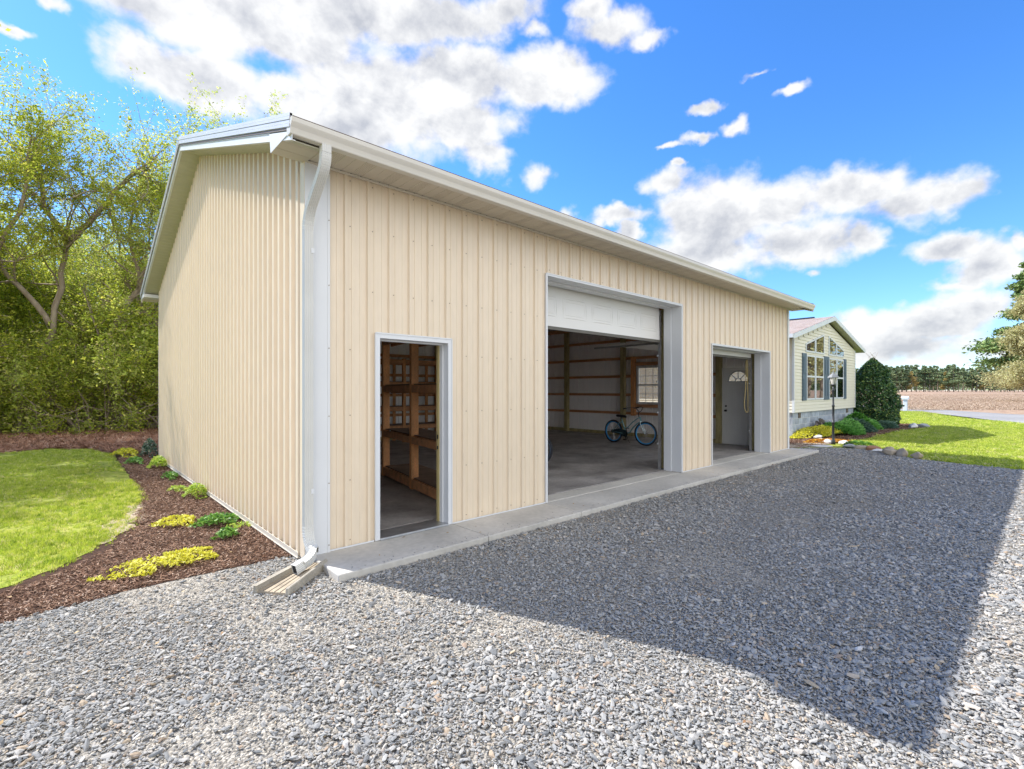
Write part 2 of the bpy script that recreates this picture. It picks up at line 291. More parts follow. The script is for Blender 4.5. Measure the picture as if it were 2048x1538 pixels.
# ------------------------------------------------------------ ground sheets
def sheet(name, pts, z, m, sub=0, label=None):
    me = bpy.data.meshes.new(name); me.from_pydata([(x, y, z) for x, y in pts], [], [tuple(range(len(pts)))]); me.materials.append(m)
    o = bpy.data.objects.new(name, me); COL.objects.link(o); o['kind'] = 'structure'
    if label: o['label'] = label
    return o
def rough_edge(pts, amp=.05, step=.12, seed=1):
    r = random.Random(seed); out = []
    for i in range(len(pts)):
        a = Vector(pts[i]); b = Vector(pts[(i+1) % len(pts)]); n = max(1, min(200, int((b-a).length/step)))
        nr = Vector((-(b-a).y, (b-a).x)).normalized()
        for j in range(n): out.append(tuple(a+(b-a)*j/n + nr*(r.gauss(0, amp) if j else 0)))
    return out
def ground_mat(name, c1, c2, c3, sc, bump, bsc, rough=.95, vor=None, stretch=(1, 1, 1), mid=.5, patch=.25):
    c1, c2, c3 = (tuple(q*.87 for q in c) for c in (c1, c2, c3))
    m = bpy.data.materials.new(name); m.use_nodes = True; nt = m.node_tree; N = nt.nodes; L = nt.links; b = N['Principled BSDF']
    b.inputs['Roughness'].default_value = rough; b.inputs['Specular IOR Level'].default_value = .2
    tc = N.new('ShaderNodeTexCoord'); mp = N.new('ShaderNodeMapping'); mp.inputs['Scale'].default_value = stretch; L.new(tc.outputs['Object'], mp.inputs[0])
    n1 = N.new('ShaderNodeTexNoise'); n1.inputs['Scale'].default_value = sc; n1.inputs['Detail'].default_value = 10; n1.inputs['Roughness'].default_value = .75; L.new(mp.outputs[0], n1.inputs[0])
    r = N.new('ShaderNodeValToRGB'); e = r.color_ramp.elements; e[0].position = .33; e[0].color = (*c1, 1); e[1].position = .68; e[1].color = (*c3, 1); x = e.new(mid); x.color = (*c2, 1)
    L.new(n1.outputs[0], r.inputs[0])
    n2 = N.new('ShaderNodeTexNoise'); n2.inputs['Scale'].default_value = patch; n2.inputs['Detail'].default_value = 4; L.new(tc.outputs['Object'], n2.inputs[0])
    mr = N.new('ShaderNodeMapRange'); mr.inputs[1].default_value = .3; mr.inputs[2].default_value = .7; mr.inputs[3].default_value = .8; mr.inputs[4].default_value = 1.18; L.new(n2.outputs[0], mr.inputs[0])
    mm = N.new('ShaderNodeMix'); mm.data_type = 'RGBA'; mm.blend_type = 'MULTIPLY'; mm.inputs['Factor'].default_value = 1; L.new(r.outputs[0], mm.inputs['A']); L.new(mr.outputs[0], mm.inputs['B'])
    col = mm.outputs['Result']; hgt = n1.outputs[0]
    if vor:
        v = N.new('ShaderNodeTexVoronoi'); v.inputs['Scale'].default_value = vor; L.new(mp.outputs[0], v.inputs[0])
        hm = N.new('ShaderNodeMath'); hm.operation = 'SUBTRACT'; hm.inputs[0].default_value = 1; L.new(v.outputs['Distance'], hm.inputs[1]); hgt = hm.outputs[0]
        sp = N.new('ShaderNodeSeparateColor'); L.new(v.outputs['Color'], sp.inputs[0]); vr = N.new('ShaderNodeMapRange'); vr.inputs[3].default_value = .45; vr.inputs[4].default_value = 1.5; L.new(sp.outputs[0], vr.inputs[0])
        m3 = N.new('ShaderNodeMix'); m3.data_type = 'RGBA'; m3.blend_type = 'MULTIPLY'; m3.inputs['Factor'].default_value = 1; L.new(col, m3.inputs['A']); L.new(vr.outputs[0], m3.inputs['B']); col = m3.outputs['Result']
    L.new(col, b.inputs['Base Color'])
    nb = N.new('ShaderNodeBump'); nb.inputs['Strength'].default_value = bump; nb.inputs['Distance'].default_value = bsc; L.new(hgt, nb.inputs['Height']); L.new(nb.outputs[0], b.inputs['Normal'])
    return m
FIELDM = ground_mat('field_stubble', (.24, .14, .09), (.38, .26, .18), (.52, .40, .28), 1.6, .8, .12, patch=.03, stretch=(1, 1, 1))
LAWNM = ground_mat('lawn_turf', (.17, .22, .03), (.33, .38, .05), (.52, .48, .16), 9, .8, .04, patch=.35)
GRAVM = ground_mat('gravel_bed', (.24, .22, .19), (.36, .33, .28), (.47, .43, .36), 14, .9, .012, vor=75, patch=.5)
ROADM = ground_mat('gravel_road', (.26, .255, .255), (.32, .315, .31), (.39, .38, .365), 6, .4, .02, patch=.2)
MULCHM = ground_mat('mulch_bed', (.035, .018, .012), (.085, .042, .027), (.15, .08, .055), 30, 1., .03, patch=.8, stretch=(1, 1, 1))
STRAWM = ground_mat('pine_straw', (.17, .08, .045), (.34, .17, .105), (.48, .28, .18), 12, .9, .03, patch=.5)
SOILM = ground_mat('bare_soil', (.28, .23, .15), (.42, .34, .24), (.52, .44, .33), 14, .6, .02, patch=.8)
sheet('field', [(-1500, -1500), (2500, -1500), (2500, 2500), (-1500, 2500)], -.080, FIELDM)
LAWN = [(-60, -60), (14, -60), (26, -22), (29.5, -9), (32.3, -3.84), (36.5, -1.2), (45.6, 1.9), (60, 9), (60, 130), (-60, 130)]
sheet('lawn', rough_edge(LAWN, .08, .6, 3), -.074, LAWNM)
sheet('road', [(26, -40), (31, -22), (34, -11), (38.5, -5.6), (42.1, -3.6), (46, 2.0), (47.5, 3.4), (75, 18), (75, 14.5), (50, .2), (45.9, -2.6), (43, -6), (39, -12), (36, -22), (32, -40)], -.079, ROADM)
sheet('gravel_road', [(14, -60), (26, -22), (29.3, -9), (32.1, -3.9), (36.3, -1.3), (45.6, 1.8), (60, 8.9), (60, 14), (46.6, 4.0), (44.3, .6), (42.1, -3.4), (39.5, -9), (37, -22), (30, -60)], -.070, ROADM)
DR_EDGE = [(12.9, .0), (13.62, -.17), (14.03, -.64), (14.2, -1.2), (13.94, -1.69), (12.97, -2.47), (12.7, -3.0), (12.31, -4.33), (12.1, -6.5), (12.3, -12), (14, -60)]
sheet('gravel_driveway', [(-25, -60), (-25, .6), (12.3, .6)] + DR_EDGE, -.066, GRAVM)
MULCH = [(-9, .25), (-2.2, .19), (-1.5, .34), (-.9, .33), (-.15, .27), (-.15, 9.3), (-.3, 11.6), (-.75, 10.9), (-.92, 9.6), (-.9, 7.7), (-.93, 6.2), (-.95, 4.9), (-1.0, 4.2), (-1.12, 3.6), (-1.25, 2.6), (-1.5, 1.8), (-1.75, 1.35), (-2.1, 1.0), (-2.6, .75), (-3.6, .7), (-9, .9)]
MULCHS = [(x_-(.3 if i_ > 6 else 0), y_+(.3 if x_ < -1.2 and i_ > 6 else 0)) for i_, (x_, y_) in enumerate(MULCH)]
sheet('mulch_bed', rough_edge(MULCHS, .015, .15, 9), -.062, MULCHM)
sheet('pine_straw_path', rough_edge([(-14, 11.5), (-5, 12.6), (-3.1, 13.3), (-2.0, 13.6), (-1.3, 12.9), (-.75, 11.2), (-.3, 11.0), (-.15, 9.2), (12.4, 9.2), (14, 10), (14, 17), (3, 21), (-3, 20.5), (-14, 20)], .06, .25, 12), -.060, STRAWM)
LAWNL = [(-14, 11.3), (-5, 12.4), (-3.1, 13.2), (-2.0, 13.5), (-1.35, 12.7), (-.95, 10.9), (-.95, 9.6), (-.93, 7.7), (-.96, 6.2), (-.98, 4.9), (-1.05, 4.2), (-1.28, 3.5), (-1.42, 2.6), (-1.65, 1.8), (-1.9, 1.4), (-2.2, 1.08), (-2.7, .85), (-3.6, .8), (-14, 1.0)]
sheet('side_lawn', rough_edge(LAWNL, .02, .15, 14), -.058, LAWNM)
sheet('bare_patch', rough_edge([(-1.02, 3.9), (-1.05, 3.2), (-1.3, 2.5), (-1.55, 2.0), (-1.75, 2.1), (-1.55, 2.7), (-1.35, 3.4), (-1.15, 4.0)], .04, .1, 15), -.056, SOILM)
sheet('garden_bed', rough_edge([(12.4, .6), (13.7, .0), (15.0, -.2), (16.9, -.5), (19.5, -.6), (22.2, -.6), (24.6, -1.0), (26.6, -1.2), (28.0, -.4), (27.8, 1.0), (25.4, 2.6), (24.3, 1.4), (12.4, 1.4)], .04, .3, 17), -.064, MULCHM)
sheet('stone_walk', rough_edge([(12.35, .35), (13.4, .05), (15.3, -.30), (15.8, -.02), (14.6, .45), (13.3, .9), (12.35, 1.3)], .03, .2, 18), -.058, SOILM)

sheet('bounce_soil', rough_edge([(12.35, 1.3), (16.3, 1.3), (16.3, 17), (12.35, 17)], .05, .3, 19), -.062, SOILM)  # unseen soil sheet, added to bounce warm light onto the house siding
# apron and floor
AP = MB()
for a, b in ((-.17, 1.46), (1.465, 3.0), (3.005, 6.9), (6.905, 7.95), (7.955, 11.1), (11.105, 12.55)):
    AP.box(a, b, -.66, -.004, -.2, .0)
for a, b in ((.52, 1.40), (3.06, 6.68), (7.96, 11.0)): AP.box(a, b, .0, .30, -.2, .004)
o = AP.build('concrete_apron', CONC, kind='structure', bevel=.012)
FL = MB(); FL.box(-.1, 12.2, .30, 9.1, -.2, .012); FL.box(-.1, .52, .03, .298, -.2, .010); FL.box(1.40, 3.06, .03, .298, -.2, .010); FL.box(6.68, 7.96, .03, .298, -.2, .010); FL.box(11.0, 12.2, .03, .298, -.2, .010)
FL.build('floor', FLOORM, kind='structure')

# ------------------------------------------------------------ the steel building
LX0, LX1, DY, EAVE = -.20, 12.29, 9.13, 3.70
RIDGE_Y = 4.565; SL = .340
BARN = root('steel_garage', (0, 0, 0), 'tan ribbed steel garage with white trim and three open front doorways', 'garage')
def rib_profile(u0, u1, phase, per=.2396, h=.026, extra=(), simple=False):
    pts = {round(u0, 5): None, round(u1, 5): None}
    shape = [(-.022, 0), (-.013, 1), (.013, 1), (.022, 0), (.060, 0), (.064, .20), (.088, .20), (.092, 0), (.146, 0), (.150, .20), (.174, .20), (.178, 0)]
    if simple: shape = [(-.034, 0), (-.024, 1), (.030, 1), (.040, 0), (per-.034, 0)]
    def hh(u):
        t = (u-phase+(.034 if simple else .028)) % per - (.034 if simple else .028)
        for (a, ha), (b, hb) in zip(shape, shape[1:]):
            if a <= t <= b: return (ha+(hb-ha)*(t-a)/(b-a))*h
        return 0
    us = [u0, u1] + list(extra)
    k0 = int((u0-phase)/per)-2; k1 = int((u1-phase)/per)+2
    for k in range(k0, k1):
        for a, _ in shape:
            u = phase+k*per+a
            if u0+.001 < u < u1-.001: us.append(u)
    us = sorted(us)
    return [(u, hh(u)) for u in us]
def ribbed(mb, u0, u1, zb, zt, place, phase, per=.2396, h=.026, extra=(), simple=False):
    pr = rib_profile(u0, u1, phase, per, h, extra, simple); v = []
    for u, d in pr:
        v.append(place(u, d, zb(u) if callable(zb) else zb)); v.append(place(u, d, zt(u) if callable(zt) else zt))
    f = [(2*i, 2*i+2, 2*i+3, 2*i+1) for i in range(len(pr)-1)]
    o_ = Vector(place(0, 1, 0))-Vector(place(0, 0, 0)); e1 = Vector(v[2])-Vector(v[0]); e2 = Vector(v[1])-Vector(v[0])
    if e1.cross(e2).dot(o_) < 0: f = [q[::-1] for q in f]
    mb.add(v, f)
GZ = [.07, .66, 1.30, 1.95, 2.55, 3.17, 3.62]
def screws(mb, us, zs, place, ok, r=.0065):
    for u in us:
        for z in zs:
            if not ok(u, z): continue
            v = []; n = 6
            for d, rr in ((.0, r), (.006, r*.9)):
                for j in range(n): a = 2*math.pi*j/n; v.append(place(u+rr*math.cos(a), d, z+rr*math.sin(a)))
            mb.add(v, [(j, (j+1) % n, n+(j+1) % n, n+j) for j in range(n)] + [tuple(n+j for j in range(n))])
# front wall (faces -y), with openings
F = lambda u, d, z: (u, -d, z)
OP = [(.50, 1.42, 2.12), (3.03, 6.69, 3.13), (7.93, 10.99, 2.48)]
fw = MB(); sc_ = MB(); ph = .178
edges = [.0] + [e for o_ in OP for e in o_[:2]] + [12.26]
for a, b in zip(edges[0::2], edges[1::2]): ribbed(fw, a, b, .012, EAVE, F, ph)
for a, b, t in OP: ribbed(fw, a, b, t, EAVE, F, ph)
okf = lambda u, z: not any(a-.06 < u < b+.06 and z < t+.06 for a, b, t in OP) and u < 12.2
screws(sc_, [ph+.048+.2396*k for k in range(0, 51)], GZ, F, okf)
screws(sc_, [ph+.2396*k+.048 for k in range(0, 51) if any(a < ph+.2396*k+.048 < b for a, b, _ in OP[1:2])], [3.21], F, lambda u, z: True)
WF = fw.build('wall', TAN, BARN, label='front wall of tan ribbed steel'); sc_.build('screw_row', SCREW, WF)
# left gable wall (faces -x)
G = lambda u, d, z: (LX0-d, u, z)
rz_in = lambda y: 5.32 + .003 - abs(y-RIDGE_Y)*SL
lw_ = MB(); ls = MB(); ribbed(lw_, .05, DY-.03, -.02, lambda u: rz_in(u)+.0, G, .15, per=.178, h=.034, extra=(RIDGE_Y,), simple=True)
screws(ls, [.15+.070+.178*k for k in range(0, 50)], GZ[:-1]+[3.78, 4.38, 4.95], G, lambda u, z: u < DY-.1 and z < rz_in(u)-.03)
WL = lw_.build('wall', TAN, BARN, label='left gable wall of tan ribbed steel'); ls.build('screw_row', SCREW, WL)
# right gable wall (faces +x) with window and door openings
RX = LX1
HR = lambda u, d, z: (RX+d, u, z)
WIN = (3.68, 4.58, 1.11, 2.32); EDR = (.80, 1.69, .02, 2.17)
rw = MB()
es = [.05, EDR[0], EDR[1], WIN[0], WIN[1], DY-.03]
ribbed(rw, es[0], es[1], -.02, rz_in, HR, .185); ribbed(rw, es[1], es[2], EDR[3], rz_in, HR, .185); ribbed(rw, es[2], es[3], -.02, rz_in, HR, .185)
ribbed(rw, es[3], es[4], -.02, WIN[2], HR, .185); ribbed(rw, es[3], es[4], WIN[3], rz_in, HR, .185, extra=(RIDGE_Y,)); ribbed(rw, es[4], es[5], -.02, rz_in, HR, .185, extra=())
rw.build('wall', TAN, BARN, label='far gable wall of tan ribbed steel with a window and a door')
bw = MB(); ribbed(bw, LX0+.03, LX1-.03, -.02, EAVE, lambda u, d, z: (u, DY+d, z), .178); bw.build('wall', TAN, BARN, label='rear wall of tan ribbed steel')
# corner trims, base trims
ct = MB()
ct.box(-.222, .005, -.0285, -.0245, -.0, EAVE-.01); ct.box(-.19, -.001, -.0240, -.001, .0, EAVE-.012); ct.box(-.010, .012, -.0325, -.029, .0, EAVE-.01); ct.box(.006, .012, -.022, -.001, .0, EAVE-.01)
c_ = ct.build('corner_trim', WHITE, BARN, label='white corner trim behind the downspout')
ct = MB(); ct.box(-.226, -.2225, -.026, .085, -.02, EAVE); ct.build('corner_trim', TAN, BARN)
cs = MB(); screws(cs, [0.001], GZ, lambda u, d, z: (u, -.0325-d, z), lambda u, z: True, r=.006); cs.build('screw_row', SCREW, c_)
ct = MB(); ct.box(12.205, 12.32, -.030, -.0235, .0, EAVE-.01); ct.box(12.316, 12.320, -.0225, .12, .0, EAVE); ct.build('corner_trim', WHITE, BARN)
ct = MB(); ct.box(-.226, -.2225, DY-.10, DY+.03, -.02, EAVE); ct.box(-.222, -.08, DY+.0225, DY+.026, -.02, EAVE); ct.build('corner_trim', WHITE, BARN)
for a, b in ((.013, .47), (1.45, 3.0), (6.72, 7.90), (11.02, 12.2)):
    bt = MB(); bt.box(a, b, -.0295, -.027, .004, .02); bt.build('base_trim', WHITE, BARN)
bt = MB(); bt.box(-.242, -.2355, .101, DY-.101, -.035, .018); bt.box(-.250, -.2425, .1, DY-.1, -.035, -.028); bt.build('base_trim', CREAM, BARN)

# ---- soffits, fascia, gutter
XL, XR = -.50, 12.62          # outer faces of the rakes
YF = -.43                     # outer face of the front fascia
so = MB()
# front soffit: vented vinyl panels, V-grooves between boards
x = LX0-.29; ZS = 3.68; k = 0
while x < XR-.03:
    x1 = min(x+.1016, XR-.03)
    so.add([(x, YF, ZS+.006), (x, -.0, ZS+.006), (x+.008, -.0, ZS), (x+.008, YF, ZS), (x1-.008 if k % 3 != 2 else x1-.004, -.0, ZS), (x1-.008 if k % 3 != 2 else x1-.004, YF, ZS), (x1, 0, ZS+.006), (x1, YF, ZS+.006)],
           [(0, 1, 2, 3), (3, 2, 4, 5), (5, 4, 6, 7)])
    x = x1; k += 1
SO = so.build('soffit', SOFFIT, BARN, label='cream vented soffit under the front eave')
pf = MB()   # perforations on every third board
x = LX0-.29; k = 0
while x < 9.0:
    if k % 3 == 1:
        for j in range(14):
            for i in range(5):
                cx = x+.016+i*.017; cy = YF+.05+j*.029
                pf.add([(cx-.0035, cy-.0035, ZS-.0008), (cx+.0035, cy-.0035, ZS-.0008), (cx+.0035, cy+.0035, ZS-.0008), (cx-.0035, cy+.0035, ZS-.0008)], [(0, 3, 2, 1)])
    x += .1016; k += 1
pf.build('vent_holes', mat('vent_hole', (.30, .25, .18), .8, var=.2), SO)
jc = MB(); jc.box(LX0-.02, XR-.05, -.045, -.0265, ZS-.022, ZS-.004); jc.build('soffit_channel', CREAM, BARN)
dk = MB()
x = LX0+.0
while x < XR-.1:
    dk.add([(x, -.0455, ZS-.006), (x+.014, -.0455, ZS-.006), (x+.007, -.052, ZS-.0012)], [(0, 1, 2)]); x += .1016*1.0
dk.build('channel_gaps', DARK, SO)
# gable soffits (both gables), following the slope
def gable_soffit(xa, xb):
    s = MB()
    for sgn in (-1, 1):
        t = 0; Lh = RIDGE_Y+.47-.02
        while t < Lh:
            t1 = min(t+.1016, Lh)
            def P(xx, tt, dz): y = RIDGE_Y+sgn*tt; return (xx, y, 5.32-tt*SL+dz)
            q = [P(xa, t, .008), P(xb, t, .008), P(xb, t+.01, 0), P(xa, t+.01, 0), P(xb, t1-.004, 0), P(xa, t1-.004, 0), P(xb, t1, .008), P(xa, t1, .008)]
            s.add(q, [(0, 1, 2, 3), (3, 2, 4, 5), (5, 4, 6, 7)]); t = t1
    return s
GS = mat('gable_soffit_vinyl', (.50, .48, .37), .55, var=.08, vscale=4)
gable_soffit(XL+.01, LX0+.005).build('soffit', GS, BARN, label='ribbed soffit under the left rake')
gable_soffit(LX1-.005, XR-.01).build('soffit', GS, BARN)
def slope_pt(t, sgn, dz=0): return (RIDGE_Y+sgn*t, 5.32-t*SL+dz)
# roof sheets: thin ribbed slabs
RT = 5.32+.168
for sgn in (-1, 1):
    r = MB(); Lh = RIDGE_Y+.51
    pr = rib_profile(XL-.0, XR+.0, XL+.05)
    v = []
    for u, d in pr:
        for t in (0, Lh): v.append((u, RIDGE_Y+sgn*t, RT-t*SL+d))
    v2 = [(a, b, c-.028) if False else (a, b, c-.03) for a, b, c in v]
    n = len(pr); f = [(2*i, 2*i+1, 2*i+3, 2*i+2) for i in range(n-1)]
    r.add(v, f)
    rf = r.build('roof', ROOFM, BARN)
    r = MB(); r.add([(XL, RIDGE_Y, RT-.01), (XR, RIDGE_Y, RT-.01), (XR, RIDGE_Y+sgn*Lh, RT-.01-Lh*SL), (XL, RIDGE_Y+sgn*Lh, RT-.01-Lh*SL)], [(0, 1, 2, 3)]); r.build('roof_lining', ROOFI, rf)
    # rake trim in steps: ribbed face, dark lip, smooth fascia
    for X, s2 in ((XL, -1), (XR, 1)):
        a = MB(); b_ = MB(); c2 = MB()
        lo = 0 if sgn < 0 else .0
        def bar(mb, x_in, x_out, zt, zb, t0=0., t1=Lh):
            xs = sorted((X+s2*x_in, X+s2*x_out)); q = []
            for t in (t0, t1):
                y = RIDGE_Y+sgn*t; zc = RT-t*SL
                for xx in xs:
                    q += [(xx, y, zc+zb), (xx, y, zc+zt)]
            mb.add(q, [(0, 2, 3, 1), (4, 5, 7, 6), (0, 1, 5, 4), (2, 6, 7, 3), (1, 3, 7, 5), (0, 4, 6, 2)])
        for i in range(4): bar(a, -.004, .018+.004*(i % 2), .045-i*.030, .045-i*.030-.026)
        bar(a, -.004, .014, .044, -.074)
        bar(b_, -.004, .012, -.076, -.094)
        bar(c2, -.006, -.001, -.095, -.165); bar(c2, -.001, .006, -.097, -.104); bar(c2, -.03, .002, -.166, -.172)
        a.build('rake_trim', ROOFM, BARN); b_.build('rake_lip', BROWNLIP, BARN); c2.build('rake_fascia', WHITE, BARN)
rc = MB(); rc.add([(XL-.01, RIDGE_Y-.16, RT-.02), (XL-.01, RIDGE_Y, RT+.055), (XL-.01, RIDGE_Y+.16, RT-.02), (XR+.01, RIDGE_Y-.16, RT-.02), (XR+.01, RIDGE_Y, RT+.055), (XR+.01, RIDGE_Y+.16, RT-.02)], [(0, 1, 4, 3), (1, 2, 5, 4), (0, 2, 1), (3, 4, 5)])
rc.build('ridge_cap', ROOFM, BARN)
# eave returns (boxed corners) at the front
for xa, xb in ((XL-.002, LX0-.005), (LX1+.02, XR)):
    e = MB(); e.box(xa, xb, YF+.002, .02, ZS-.012, ZS+.002)
    for i in range(1, 3): e.box(xa+.005, xb-.005, YF+.01+i*.15, YF+.014+i*.15, ZS-.014, ZS-.0125)
    e.build('eave_return', SOFFIT, BARN)
    X = xa if xa < 0 else xb; s2 = 1 if xa < 0 else -1
    e = MB(); xs = sorted((X-s2*.004, X+s2*.001))
    q = [(YF-.0, ZS-.014), (.02, ZS-.014), (.06, 3.88), (YF-.0, 3.75)]
    e.add([(xs[0], y, z) for y, z in q]+[(xs[1], y, z) for y, z in q], [(3, 2, 1, 0), (4, 5, 6, 7), (0, 1, 5, 4), (1, 2, 6, 5), (2, 3, 7, 6), (3, 0, 4, 7)])
    e.build('return_cap', WHITE, BARN)
fb = MB(); fb.box(XL, XR, YF-.006, YF, ZS-.02, 3.76); fb.build('fascia', CREAM, BARN)
# rear eave: plain fascia + soffit
fb = MB(); fb.box(XL, XR, DY+.46, DY+.466, ZS-.02, 3.78); fb.box(XL+.01, XR-.01, DY+.03, DY+.455, ZS-.004, ZS); fb.build('fascia', WHITE, BARN)
e = MB(); e.box(XL-.002, LX0-.004, DY+.0, DY+.47, ZS-.03, ZS+.045); e.build('eave_return', WHITE, BARN)
# K-style gutter
gp = [(0, .0), (0, -.105), (.012, -.118), (.075, -.118), (.080, -.112), (.084, -.095), (.092, -.070), (.108, -.045), (.116, -.030), (.118, -.006), (.118, .006), (.108, .008), (.108, .002), (.113, -.004), (.110, -.028), (.102, -.042), (.086, -.068), (.078, -.093), (.074, -.112), (.014, -.112), (.005, -.103), (.005, .0)]
g = MB(); GXa, GXb = XL-.012, XR+.012; GY = YF-.007; GZt = 3.757
v = [(xx, GY-a, GZt+b) for xx in (GXa, GXb) for a, b in gp]; n = len(gp)
g.add(v, [(i, (i+1) % n, n+(i+1) % n, n+i) for i in range(n)])
capo = gp[:11]
for xx, d in ((GXa, -1), (GXb, 1)):
    for x2 in (xx, xx+d*.004): g.add([(x2, GY-a, GZt+b) for a, b in capo], [tuple(range(len(capo)))])
    g.add([(x2, GY-a, GZt+b) for x2 in (xx, xx+d*.004) for a, b in capo], [(i, i+1, len(capo)+i+1, len(capo)+i) for i in range(len(capo)-1)])
gut = g.build('gutter', mat('gutter_enamel', (.60, .565, .50), .35, var=.06, vscale=2), BARN)
dl = MB(); dl.box(XL, XR, GY-.10, YF+.06, 3.775, 3.780); dl.build('drip_edge', BROWNLIP, BARN)
# downspout: fluted rectangular section swept down through its elbows
def flute(w_, d_, n=5, a=.0035):
    pts = []
    for i in range(n*2+1): pts.append((-w_/2+w_*i/(n*2), d_/2 - (a if i % 2 else 0)))
    for i in range(1, 6): pts.append((w_/2 - (a if i % 2 else 0), d_/2-d_*i/6))
    for i in range(n*2+1): pts.append((w_/2-w_*i/(n*2), -d_/2 + (a if i % 2 else 0)))
    for i in range(1, 6): pts.append((-w_/2 + (a if i % 2 else 0), -d_/2+d_*i/6))
    return pts
def corrugate(mb, pts, sec, r0, amp=.05):
    """crimped elbow: rings swell and shrink"""
    out = []; pts = [Vector(p) for p in pts]
    for i in range(len(pts)-1):
        for k in range(4): out.append(pts[i].lerp(pts[i+1], k/4))
    out.append(pts[-1]); r = Vector(r0); v = []; n = len(sec)
    for i, p in enumerate(out):
        d = (out[min(i+1, len(out)-1)]-out[max(i-1, 0)]).normalized(); r = (r-d*r.dot(d)).normalized(); u = r.cross(d)
        s = 1 + (amp if i % 2 else 0)
        for a, b in sec: v.append(p+r*a*s+u*b*s)
    mb.add(v, [(i*n+j, i*n+(j+1) % n, (i+1)*n+(j+1) % n, (i+1)*n+j) for i in range(len(out)-1) for j in range(n)])
def arc(p0, p1, p2, k=5): return [tuple((1-t)**2*Vector(p0)+2*t*(1-t)*Vector(p1)+t*t*Vector(p2)) for t in [i/k for i in range(k+1)]]
sec = flute(.080, .058); dx = -.215; wy = -.080
ds = MB()
ds.sweep([(dx, -.49, 3.66), (dx, -.49, 3.58)], sec, (1, 0, 0))
corrugate(ds, arc((dx, -.49, 3.58), (dx, -.49, 3.48), (dx, -.40, 3.41)), sec, (1, 0, 0))
ds.sweep([(dx, -.40, 3.41), (dx, -.17, 3.22)], sec, (1, 0, 0))
corrugate(ds, arc((dx, -.17, 3.22), (dx, wy, 3.13), (dx, wy, 3.01)), sec, (1, 0, 0))
ds.sweep([(dx, wy, 3.01), (dx, wy, .30)], sec, (1, 0, 0))
corrugate(ds, arc((dx, wy, .30), (dx, wy, .13), (dx+.01, wy-.13, .10), 6), sec, (1, 0, 0), .07)
DSM = mat('downspout_enamel', (.60, .59, .55), .4, var=.08, vscale=3)
DS = ds.build('downspout', DSM, BARN)
oe = MB(); corrugate(oe, arc((dx+.01, wy-.10, .115), (dx-.02, wy-.20, .07), (dx-.12, wy-.21, .035), 5), flute(.085, .062), (0, 0, 1), .05)
oe.sweep([(dx-.12, wy-.21, .035), (dx-.20, wy-.235, .012)], flute(.085, .062), (0, 0, 1), cap=False); oe.build('outlet_elbow', DSM, DS)
di = MB(); di.sweep([(dx-.14, wy-.215, .03), (dx-.195, wy-.233, .014)], [(a*.93, b*.93) for a, b in flute(.085, .062)], (0, 0, 1)); di.build('outlet_mouth', DARK, DS)
st = MB()
for z in (2.83, .62): st.box(dx+.020, dx+.046, wy-.033, wy-.0295, z-.022, z+.022); st.box(dx+.041, dx+.046, wy-.029, -.033, z-.022, z+.022); st.box(dx+.046, dx+.075, -.036, -.033, z-.022, z+.022)
st.build('strap', WHITE, DS)
# ---- doorway trims
def opening(x0, x1, zt, tw, depth, name, lab=None):
    t = MB()
    t.box(x0-tw, x0, -.030, -.001, .006, zt+tw); t.box(x1, x1+tw, -.030, -.001, .006, zt+tw); t.box(x0, x1, -.030, -.001, zt, zt+tw)
    t.box(x0-tw-.006, x0-tw+.006, -.036, -.0305, .006, zt+tw); t.box(x1+tw-.006, x1+tw+.006, -.036, -.0305, .006, zt+tw); t.box(x0-tw, x1+tw, -.036, -.0305, zt+tw-.006, zt+tw+.008)
    f = t.build(name, WHITE, BARN, label=lab)
    j = MB(); w2 = .02
    j.box(x0-w2, x0-.001, .0, depth, .006, zt); j.box(x1+.001, x1+w2, .0, depth, .006, zt); j.box(x0-w2, x1+w2, .0, depth, zt+.001, zt+w2)
    # stop moulding stepping in half-way
    j.box(x0, x0+.018, depth*.55, depth, .006, zt); j.box(x1-.018, x1, depth*.55, depth, .006, zt); j.box(x0+.018, x1-.018, depth*.55, depth, zt-.018, zt)
    j.build('jamb', WHITE, f); return f
opening(3.04, 6.68, 3.12, .030, .33, 'door_frame', 'white frame round the widest doorway')
opening(7.94, 10.98, 2.47, .030, .33, 'door_frame', 'white frame round the farthest doorway')
EF = opening(.535, 1.385, 2.085, .050, .12, 'door_frame', 'white frame round the narrow walk-through doorway')
q = MB(); q.box(.536, 1.384, -.035, .24, .005, .022); q.box(.536, 1.384, -.048, -.0355, .004, .014); q.build('threshold', GALV, EF)
q = MB(); q.box(1.355, 1.372, .121, .165, .01, 2.08); q.build('door_edge', mat('brass_paint', (.45, .36, .16), .6, var=.2), EF)
q = MB(); q.box(1.350, 1.3545, .125, .15, .98, 1.03); q.box(1.350, 1.3545, .125, .15, .86, .90); q.build('strike_plate', BLACKM, EF)
